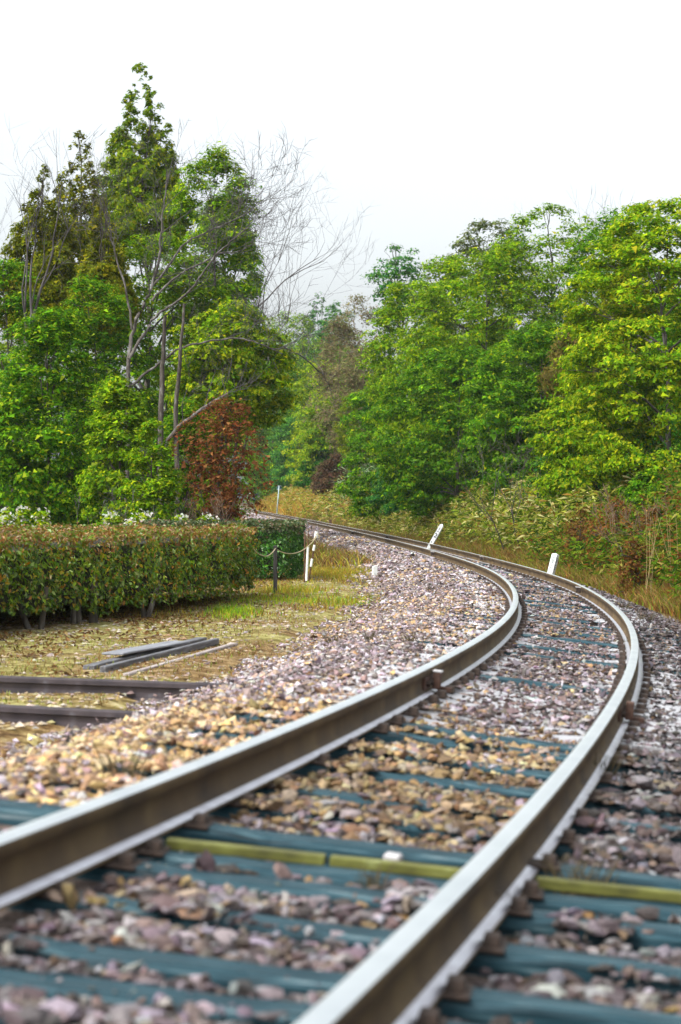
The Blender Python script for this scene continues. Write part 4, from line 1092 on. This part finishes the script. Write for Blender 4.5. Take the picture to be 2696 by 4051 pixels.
# ------------------------------------------------------------------ hedges
def hedge(name, label, poly, z0f, ztop, n, seed, cols_side, cols_top, L, gap=.12, stems=(), bump_=.16):
    r = np.random.default_rng(seed)
    P = np.array(poly, float); m = len(P); Q = np.roll(P, -1, 0)
    ln = np.linalg.norm(Q - P, axis=1); ctr = P.mean(0)
    root = empty(name, (ctr[0], ctr[1], gz(*ctr))); tag(root, label, 'hedge')
    g0 = root.location.z
    # sides
    hgt = ztop - g0
    aside = ln.sum() * hgt
    xs, ys = P[:, 0], P[:, 1]; atop = .5 * abs(np.dot(xs, np.roll(ys, -1)) - np.dot(ys, np.roll(xs, -1)))
    # only the near sides and the rim of the top carry many leaves
    ns = int(n * .72); nt = n - ns
    e = r.choice(m, ns, p=ln / ln.sum()); t = r.random(ns)
    b = P[e] + (Q[e] - P[e]) * t[:, None]
    nr = unit(np.stack([(Q - P)[:, 1], -(Q - P)[:, 0]], -1))[e]
    if np.cross(P[1] - P[0], P[2] - P[1]) < 0: nr = -nr
    hz = r.random(ns) ** .85
    inset = np.abs(r.normal(0, .05, ns)) + bump_ * vnoise(b[:, 0] * 1.5 + b[:, 1] * 1.5, hz * 3, .45, seed) + .25 * np.clip(hz - .8, 0, 1) ** 1.3 + .12 * np.clip(.25 - hz, 0, 1)
    gnd = ground_z(b[:, 0], b[:, 1])
    pos = np.concatenate([b - nr * inset[:, None], (gnd + gap * (.4 + 1.2 * vnoise(b[:, 0], b[:, 1], .5, 2)) + hz * (ztop - gnd - gap))[:, None]], 1)
    pos[:, 2] += .05 * (vnoise(b[:, 0], b[:, 1], .35, seed + 1) - .5) * hz
    N1 = unit(np.concatenate([nr, np.full((ns, 1), .35)], 1) + .55 * r.normal(size=(ns, 3)))
    # top
    lo, hi = P.min(0), P.max(0); tp = r.uniform(lo, hi, (nt * 4, 2))
    ins = np.ones(len(tp), bool)
    sg = 1 if np.cross(P[1] - P[0], P[2] - P[1]) > 0 else -1
    for i in range(m):
        ins &= sg * ((Q[i] - P[i])[0] * (tp[:, 1] - P[i, 1]) - (Q[i] - P[i])[1] * (tp[:, 0] - P[i, 0])) > 0
    tp = tp[ins][:nt]
    tz = ztop + .09 * (vnoise(tp[:, 0], tp[:, 1], .5, seed + 4) - .5) + r.normal(0, .025, len(tp))
    N2 = unit(np.array([0, 0, .9]) + .5 * r.normal(size=(len(tp), 3)))
    PP = np.concatenate([pos, np.column_stack([tp, tz])]); NN = np.concatenate([N1, N2])
    c1 = mixcol(r, ns, *cols_side, .3)
    istop = r.random(ns) < smooth((hz - .72) / .25)
    c1 = np.where(istop[:, None], mixcol(r, ns, *cols_top, .25), c1)
    C = np.concatenate([c1, mixcol(r, len(tp), *cols_top, .25)])
    Ls = L * r.uniform(.6, 1.4, len(PP))
    V, Fc = leaf_arrays(PP, NN, Ls, Ls * .52, r, .08)
    off = np.array([ctr[0], ctr[1], g0], np.float32)
    o = link('foliage', fast_mesh('foliage', V - off, Fc, C), M_GLOSS, root)
    # dark solid core added for the inner twigs, blocks the view through
    ins_ = P + (ctr - P) / np.linalg.norm(ctr - P, axis=1, keepdims=True) * .5
    k = 10; V = []; 
    for z in (g0 + gap + .13, ztop - .12): V += [(x - off[0], y - off[1], z - g0) for x, y in ins_]
    Fs = [tuple(range(m))[::-1], tuple(range(m, 2 * m))] + [(i, (i + 1) % m, m + (i + 1) % m, m + i) for i in range(m)]
    me = bpy.data.meshes.new('filler_core'); me.from_pydata(V, [], Fs); me.update()
    link('filler_core', me, mat_noise('hedge_filler_dark', [(0.35, (.008, .01, .005)), (0.6, (.03, .03, .014)), (.8, (.07, .055, .03))], 26, .95, bstr=1, bdist=.05), root)
    for (sx, sy, rr) in stems:
        T = Tubes(); g1 = gz(sx, sy)
        for kk in range(2):
            p0 = np.array([sx + r.normal(0, .04), sy + r.normal(0, .04), g1 - .05]) - off; p1 = p0 + np.array([r.normal(0, .08), r.normal(0, .08), .5])
            T.add(np.linspace(p0, p1, 4), np.linspace(rr, rr * .7, 4), 7)
        link('stem', T.mesh('stem'), M_BARK, root)
    return root
SIDE = ([(.05, .12, .004), (.11, .21, .006), (.19, .28, .008), (.32, .25, .01), (.36, .17, .014), (.32, .42, .12)], (4, 4, 2.8, 1.5, .9, .8))
TOPC = ([(.2, .09, .015), (.28, .14, .03), (.18, .16, .012), (.38, .24, .09), (.12, .2, .012), (.42, .32, .2)], (3, 2.4, 2.4, 1.2, 3.6, .4))
A0 = np.array([-4.7, 18.2]); A1 = np.array([-1.95, 27.6])
stems = [tuple(A0 + (A1 - A0) * f + np.array([-.2, .12])) + (.035,) for f in (.36, .43, .46, .61, .73, .77, .93)]
hedge('clipped_hedge', 'long low clipped hedge with reddish top leaves at the left', [A0, A1, (-1.5, 29.3), (-1.1, 32.6), (-2.0, 34.2), (-6.5, 33.4), (-7.5, 18.2)], None, .45, 52000, 61, SIDE, TOPC, .06, gap=.14, stems=stems)
SIDE2 = ([(.02, .1, .008), (.05, .17, .012), (.1, .24, .015), (.26, .42, .18)], (4, 4, 2, .7))
TOP2 = ([(.06, .08, .02), (.1, .11, .03), (.04, .09, .02), (.26, .16, .1), (.2, .24, .12)], (3, 2, 3, 1, 1.2))
hedge('clipped_hedge', 'dark green clipped hedge block with a squared end beside the rope', [(-3.4, 38.7), (-.95, 38.6), (-.66, 38.9), (-.6, 40.8), (-.9, 41.2), (-3.4, 41.2)], None, .45, 18000, 62, SIDE2, TOP2, .064, gap=.05)

# white flowering shrubs behind the hedge
for i, (px, hw, lab) in enumerate(((25, 52, 'leftmost white flowering shrub, cut by the picture edge'), (92, 36, 'bright green white flowered shrub second from the left edge'), (160, 36, 'white flowered shrub at the end of the short left row'),
                                   (445, 44, 'white flowered shrub with a tall spike at the left of the long row'), (560, 90, 'broad white flowered shrub in the long row'), (708, 78, 'domed white flowered shrub in the long row'), (815, 62, 'low white flowered shrub touching the dark hedge block'))):
    r = np.random.default_rng(200 + i); Y = 43.0 + (i % 2) * .6; X = (px - 1348) / F * Y; g0 = gz(X, Y); rx = hw * Y / F
    zt = H - ((2022 if i < 3 else 2040 + 3 * (i - 3)) - YH) * Y / F
    root = empty('flowering_shrub', (X, Y, g0)); tag(root, lab, 'shrub', 'white flowering shrubs behind the hedge')
    n = int(900 * hw / 36)
    V, Fc, c, C, ps = crown_leaves(r, (0, 0), rx, rx, .15, zt - g0, n * 3, shape='dome', cols=YG, probs=(1, 2, 3, 3, 2), tip=(.45, .5, .08), tipf=.4, L=.07, pad=.14, hollow=.6)
    link('foliage', fast_mesh('foliage', V, Fc, c), M_LEAF, root)
    # drooping flower clusters on the upper surface
    n = n * 2 // 5
    q = r.integers(len(C), size=n); dr = unit(r.normal(size=(n, 3)) + np.array([0, -.3, .4]))
    P_ = C[q] + dr * ps[q][:, None] * .95
    V, Fc = leaf_arrays(P_, unit(r.normal(size=(n, 3)) + np.array([0, -.5, .6])), .075, .05, r)
    fl_ = link('flowers', fast_mesh('flowers', V, Fc, mixcol(r, n, [(.75, .74, .7), (.62, .6, .52)], (3, 1), .06)), M_LEAF, root)
    tag(fl_, kind='stuff')
    T = Tubes()
    for _ in range(4): T.add(np.linspace((r.normal(0, .05), r.normal(0, .05), -.05), (r.normal(0, .3 * rx), r.normal(0, .1), (zt - g0) * .7), 4), np.linspace(.018, .008, 4), 5)
    link('stems', T.mesh('stems'), M_BARK, root)

# ------------------------------------------------------------------ grass, bamboo grass, weeds
def blades(name, P, hgt, w, r, cols, probs, lean=.35, kind='stuff', label=None):
    n = len(P); a = r.uniform(0, 2 * math.pi, n)
    hv = hgt * r.uniform(.5, 1.3, n)
    bx = np.stack([np.cos(a), np.sin(a), 0 * a], -1) * (w * r.uniform(.7, 1.3, n))[:, None] * .5
    ld = r.normal(0, lean, (n, 2)) * hv[:, None]
    mid = P + np.column_stack([ld * .35, hv * .6]); tip = P + np.column_stack([ld, hv * .95])
    V = np.stack([P - bx, P + bx, mid + bx * .7, tip], 1); V2 = np.stack([P - bx, mid + bx * .7, tip, mid - bx * .7], 1)
    VV = np.stack([P - bx, P + bx, mid + bx * .7, mid - bx * .7, tip], 1).reshape(-1, 3)
    b = np.arange(n)[:, None] * 5
    F4 = np.concatenate([b + np.array([[0, 1, 2, 3]]), b + np.array([[3, 2, 4, 4]])], 1)
    F3 = np.concatenate([b + np.array([[0, 1, 2]]), b + np.array([[0, 2, 3]]), b + np.array([[3, 2, 4]])], 1).reshape(-1, 3)
    c = np.repeat(mixcol(r, n, cols, probs, .22), 3, 0)
    o = link(name, fast_mesh(name, VV, F3, c), M_GRASS)
    tag(o, kind=kind); return o
rgr = np.random.default_rng(301)
def on_ground(x, y): return np.column_stack([x, y, ground_z(x, y) - .01])
YEL = [(.38, .28, .02), (.44, .34, .06), (.26, .3, .01), (.3, .17, .03), (.16, .3, .01)]
DRY = [(.18, .09, .025), (.26, .14, .04), (.1, .055, .018), (.32, .22, .07), (.14, .16, .015)]
def field(n, fn, r):
    """fn -> s, d samples with a keep mask"""
    s, d = fn(n); q = tpt(s, d, 0); x, y = q[:, 0], q[:, 1]; return x, y, s, d
# left yard: short grass and moss in patches
x = rgr.uniform(-7, 1.6, 90000); y = rgr.uniform(15, 62, 90000); s, d = sd_of(x, y)
nz = vnoise(x, y, 1.2, 41) * .6 + vnoise(x, y, .35, 42) * .4
edge_d = -2.35 + 1.1 * (vnoise(x, y, 2.2, 43) - .5) + np.where(y > 33, .75, 0)
gravelly = np.exp(-((y - 36.5) / 1.3) ** 2) * (x > -.8)
ok = (d < edge_d) & (nz > .47) & (rgr.random(len(x)) > gravelly * .95)
xa, ya, nza = x[ok], y[ok], nz[ok]
P_ = on_ground(xa, ya)
far = ya > 27
blades('yard_grass', P_[far], .06, .012, rgr, YEL + DRY, (3, 3, 1.2, 3, .6, 3, 3, 2, 2, 1))
blades('dry_yard_grass', P_[~far], .04, .010, rgr, DRY + [(.3, .34, .06)], (2, 3, 1, 2, 3, 3))
x = rgr.uniform(-6, 1.2, 15000); y = 13.5 + 34 * rgr.random(15000) ** 1.7; s, d = sd_of(x, y)
ok = (d < -2.0) & (vnoise(x, y, .8, 46) * .6 + vnoise(x, y, .25, 47) * .4 > .45 - .3 * np.clip(1 + (d + 2.2) / 2, 0, 1) - .25 * (y < 16.5))
x, y = x[ok], y[ok]; n_ = len(x)
R2 = np.clip(.02 * np.exp(.4 * rgr.normal(size=n_)), .008, .045)
vv = OCT_VAR[rgr.integers(len(OCT_VAR), size=n_)] * (np.stack([rgr.uniform(1, 1.6, n_), rgr.uniform(.8, 1.2, n_), rgr.uniform(.3, .6, n_)], -1) * R2[:, None])[:, None]
a_ = rgr.uniform(0, 6.28, n_); ca_, sa_ = np.cos(a_)[:, None], np.sin(a_)[:, None]
vv = np.stack([vv[..., 0] * ca_ - vv[..., 1] * sa_, vv[..., 0] * sa_ + vv[..., 1] * ca_, vv[..., 2]], -1) + np.column_stack([x, y, ground_z(x, y) + .004])[:, None]
peb = link('yard_gravel', fast_mesh('yard_gravel', vv.reshape(-1, 3), (OCT_F[None] + (np.arange(n_) * 6)[:, None, None]).reshape(-1, 3), np.repeat(mixcol(rgr, n_, [(.4, .32, .2), (.3, .21, .12), (.46, .4, .31), (.2, .15, .12), (.34, .28, .27)], (3, 2, 2, 2, 2)), 8, 0)), M_STONE)
tag(peb, kind='stuff')
x = rgr.uniform(-6, .6, 16000); y = rgr.uniform(16, 46, 16000); s, d = sd_of(x, y)
ok = (d < -3.4 - 1.2 * rgr.random(len(d))) & (vnoise(x, y, 1.0, 48) > .42); x, y = x[ok], y[ok]; n_ = len(x)
V, Fc = leaf_arrays(np.column_stack([x, y, ground_z(x, y) + .015]), unit(np.array([0, 0, 1.]) + .4 * rgr.normal(size=(n_, 3))), .07, .03, rgr)
lit_ = link('leaf_litter', fast_mesh('leaf_litter', V, Fc, mixcol(rgr, n_, [(.16, .08, .025), (.26, .15, .05), (.09, .045, .016), (.36, .26, .12)], (3, 3, 3, 1))), M_GRASS)
tag(lit_, kind='stuff')
# bright tuft by the hedge corner, and the strip of fresh grass beside the ballast
def patch(name, cxp, cyp, sx, sy, n, hgt, cols, probs, w=.010):
    c = yardpt(cxp, cyp); P2 = np.column_stack([rgr.normal(c.x, sx, n), rgr.normal(c.y, sy, n)])
    return blades(name, on_ground(P2[:, 0], P2[:, 1]), hgt, w, rgr, cols, probs)
FR = [(.14, .34, .01), (.25, .4, .012), (.4, .42, .02)]
patch('fresh_grass', 925, 2415, .16, .7, 700, .09, FR, (3, 3, 2))
patch('fresh_grass', 1100, 2362, .45, .8, 1300, .07, FR + [(.45, .4, .05)], (2, 2, 3, 2))
patch('fresh_grass', 1540, 2372, .42, 1.0, 2200, .10, FR + YEL, (1, 1, 2, 2, 2, 1, 1, 1))
patch('fresh_grass', 1400, 2265, .55, 1.6, 5200, .12, YEL, (3, 3, 2, 2, 1))
patch('fresh_grass', 1150, 2335, .3, .8, 900, .12, YEL, (2, 2, 2, 1, 2))
# bank: dry grass at the foot
ns = 52000
s = rgr.uniform(17, 150, ns) ** 1.0; s = 17 + (s - 17) * rgr.random(ns) ** .6
d = 1.65 + np.abs(rgr.normal(0, 1.1, ns)) + .35 * (vnoise(s, s * 0, 1.4, 44) - .3)
q = tpt(s, d, 0)
blades('bank_grass', on_ground(q[:, 0], q[:, 1]), .26, .019, rgr, DRY + [(.24, .26, .02), (.14, .22, .01), (.34, .15, .03)], (3, 3, 1, 2, 2, 3, 2, 2), lean=.5)
# the left verge of the far track and the dry grass behind the hedges
ns = 16000
s = rgr.uniform(45, 190, ns); d = -1.9 - np.abs(rgr.normal(0, 1.0, ns)); q = tpt(s, d, 0)
blades('verge_grass', on_ground(q[:, 0], q[:, 1]), .28, .03, rgr, DRY + YEL, (3, 3, 2, 3, 2, 2, 2, 1, 2, 1), lean=.5)
s_o = rgr.uniform(135, 222, 9000); d_o = 1.9 + np.abs(rgr.normal(0, 2.0, 9000)); q = tpt(s_o, d_o, 0)
blades('orange_grass', on_ground(q[:, 0], q[:, 1]), .9, .06, rgr, [(.42, .22, .03), (.5, .32, .05), (.3, .14, .02), (.36, .34, .04)], (3, 3, 2, 2), lean=.3)
xx = (rgr.uniform(-60, 1000, 12000) - 1348) / F; yy = rgr.uniform(42, 54, 12000)
blades('dry_reeds', on_ground(xx * yy, yy), .75, .03, rgr, [(.3, .17, .05), (.4, .25, .08), (.2, .13, .05), (.22, .26, .04)], (3, 2, 3, 2), lean=.3)

def sasa(name, s0, s1, d0, d1, n, hgt, r, cols, probs, L=.17):
    s = r.uniform(s0, s1, n); d = r.uniform(d0, d1, n); q = tpt(s, d, 0); x, y = q[:, 0], q[:, 1]
    cl = vnoise(x, y, .9, 51); z = ground_z(x, y) + hgt * (.15 + .85 * r.random(n) ** .6) * (.15 + 1.15 * cl)
    P = np.column_stack([x, y, z]); D = unit(r.normal(size=(n, 3)) * np.array([1, 1, .35]) + np.array([-.1, -.3, -.15]))
    N = unit(np.array([0, -.35, .7]) + .7 * r.normal(size=(n, 3)))
    N = unit(N - (N * D).sum(1, keepdims=True) * D)
    Ls = L * r.uniform(.6, 1.3, n)
    V, Fc = leaf_arrays(P, N, Ls, Ls * .19, r, .18, D)
    o = link(name, fast_mesh(name, V, Fc, mixcol(r, n, cols, probs, .2)), M_LEAF); tag(o, kind='stuff'); return o
SA = [(.36, .36, .05), (.22, .29, .02), (.56, .5, .2), (.06, .11, .008), (.28, .17, .03)]
sasa('bamboo_grass', 50, 72, 2.2, 5.2, 17000, 1.15, rgr, SA, (3, 3, 1.8, 4, 1.5), .27)
sasa('bamboo_grass', 22, 52, 2.0, 4.8, 26000, .8, rgr, [(.1, .19, .008), (.2, .26, .015), (.035, .08, .006), (.34, .28, .06), (.2, .075, .015)], (3, 2.4, 3.2, .9, 2), .2)
sasa('bamboo_grass', 72, 105, 2.0, 4.6, 11000, .7, rgr, SA, (3, 3, 2, 3, 1.5), .22)
sasa('bamboo_grass', 105, 190, 1.8, 5.5, 9000, 1.3, rgr, SA + [(.42, .25, .06)], (2, 3, 1.5, 2, 1, 2.5), .32)
sasa('bamboo_grass', 95, 125, 3, 7, 3000, 2.2, rgr, [(.2, .3, .14), (.3, .38, .2), (.12, .22, .08)], (2, 1.5, 2), .3)
# countable weed tufts on the ballast
tuft_me = []
for k in range(3):
    n = 46; a = rgr.uniform(0, 6.28, n); ln = rgr.uniform(.05, .13, n)
    T = Tubes()
    for i in range(n):
        p0 = np.array([rgr.normal(0, .02), rgr.normal(0, .02), -.02]); p1 = p0 + np.array([math.cos(a[i]) * ln[i] * .55, math.sin(a[i]) * ln[i] * .55, ln[i]])
        T.add(np.linspace(p0, p1, 3), np.array([.0028, .002, .001]), 3)
    tuft_me.append(T.mesh('weed_tuft'))
M_WEED = mat_noise('dry_weed', [(0.3, (.045, .035, .018)), (0.7, (.14, .11, .05))], 6, .9, bstr=0)
for m in tuft_me: m.materials.append(M_WEED)
def tuft(px, py, sc, label, green=False):
    # find the ballast point under this pixel
    S2, D2 = np.meshgrid(np.arange(2, 70, .08), np.arange(-2.8, 2.0, .04), indexing='ij')
    Xq, Yq, Zq, Tq = trk(S2); Xq = Xq + D2 * np.cos(Tq); Yq = Yq + D2 * np.sin(Tq); Zq = ballast_z(S2, D2)
    e = (1348 + F * Xq / Yq - px) ** 2 + (YH - F * (Zq - H) / Yq - py) ** 2
    i = np.unravel_index(e.argmin(), e.shape)
    o = link('weed_tuft', tuft_me[int(rgr.integers(3))]); o.location = (Xq[i], Yq[i], Zq[i]); o.scale = (sc, sc, sc); o.rotation_euler = (0, 0, float(rgr.uniform(0, 6)))
    tag(o, label, 'weed', 'weed tufts on the ballast')
for px, py, sc, lab in ((1320, 2545, 1.1, 'dry weed tuft on pale stones left of the inner rail, leftmost of the three'), (1465, 2540, 1.0, 'dry weed tuft on pale stones left of the inner rail, middle of three'), (1622, 2548, 1.1, 'yellowish weed tuft on pale stones left of the inner rail, rightmost of three'),
                        (2470, 2420, 1.3, 'dark weed tuft right of the outer rail at its widest bend, uppermost'), (2560, 2460, 1.4, 'dark weed tuft right of the outer rail at its widest bend, lower right'), (2600, 2400, 1.3, 'dark weed tuft on the ballast near the bank at the right edge'), (2500, 2560, 1.0, 'dark weed tuft close to the outer rail at its widest point'),
                        (2375, 3080, 1.25, 'tall black weed tuft leaning on the outer rail'), (2285, 3560, 1.5, 'big dry weed tuft beside the bar right of the outer rail'), (2000, 3640, .7, 'dry weed tuft in the stones under the outer rail'), (1470, 3520, .8, 'small dry weed tuft between the rails by the bar'), (490, 3075, 1.2, 'straggling weed tuft on yellow stones left of the inner rail'),
                        (1710, 2335, 1.0, 'weed tuft on the inner shoulder beside the tightest bend'), (1790, 2262, 1.2, 'weed tuft beside the inner rail behind the bend')):
    tuft(px, py, sc, lab)
# tall dry stalks on the right bank
for i, (px, py0, py1, Y, ln, lab) in enumerate(((2560, 2230, 2010, 36, .03, 'tall dry grass stalk on the right bank, left of two'), (2680, 2230, 2020, 35, -.06, 'tall dry grass stalk on the right bank, near the picture edge'))):
    a = at(px, py0, Y); b = at(px + 1000 * ln, py1, Y); a.z = gz(a.x, a.y) - .02
    r = np.random.default_rng(400 + i); T = Tubes()
    for k in range(5):
        o0 = np.array(a) + np.array([r.normal(0, .05), r.normal(0, .05), 0]); o1 = np.array(b) + np.array([r.normal(0, .1), 0, r.uniform(-.25, 0)])
        m = np.linspace(0, 1, 6)[:, None]; q = o0 + (o1 - o0) * m; q[:, 0] += .06 * np.sin(m[:, 0] * 2.2) * r.normal()
        T.add(q, np.linspace(.005, .002, 6), 4)
    o = link('dry_stalks', T.mesh('dry_stalks'), mat_noise('dry_stalk', [(0.3, (.3, .2, .08)), (0.7, (.45, .33, .15))], 6, .9, bstr=0)); tag(o, lab, 'dry grass', 'dry stalks on the bank')
# ------------------------------------------------------------------ thin air haze
mb = MB(); mb.box((0, 344, 12), (846, 716, 34)); hz = link('haze', mb.mesh('haze'))
m, nt, out = nodemat('damp_air')
pv = nt.nodes.new('ShaderNodeVolumePrincipled'); pv.inputs['Color'].default_value = (.93, .97, 1, 1); pv.inputs['Density'].default_value = HAZE
nt.links.new(pv.outputs[0], out.inputs['Volume'])
hz.data.materials.append(m); tag(hz, kind='stuff')
bpy.context.view_layer.update()
print('tris', sum(len(o.data.loops) - 2 * len(o.data.polygons) for o in COL.objects if o.type == 'MESH'))
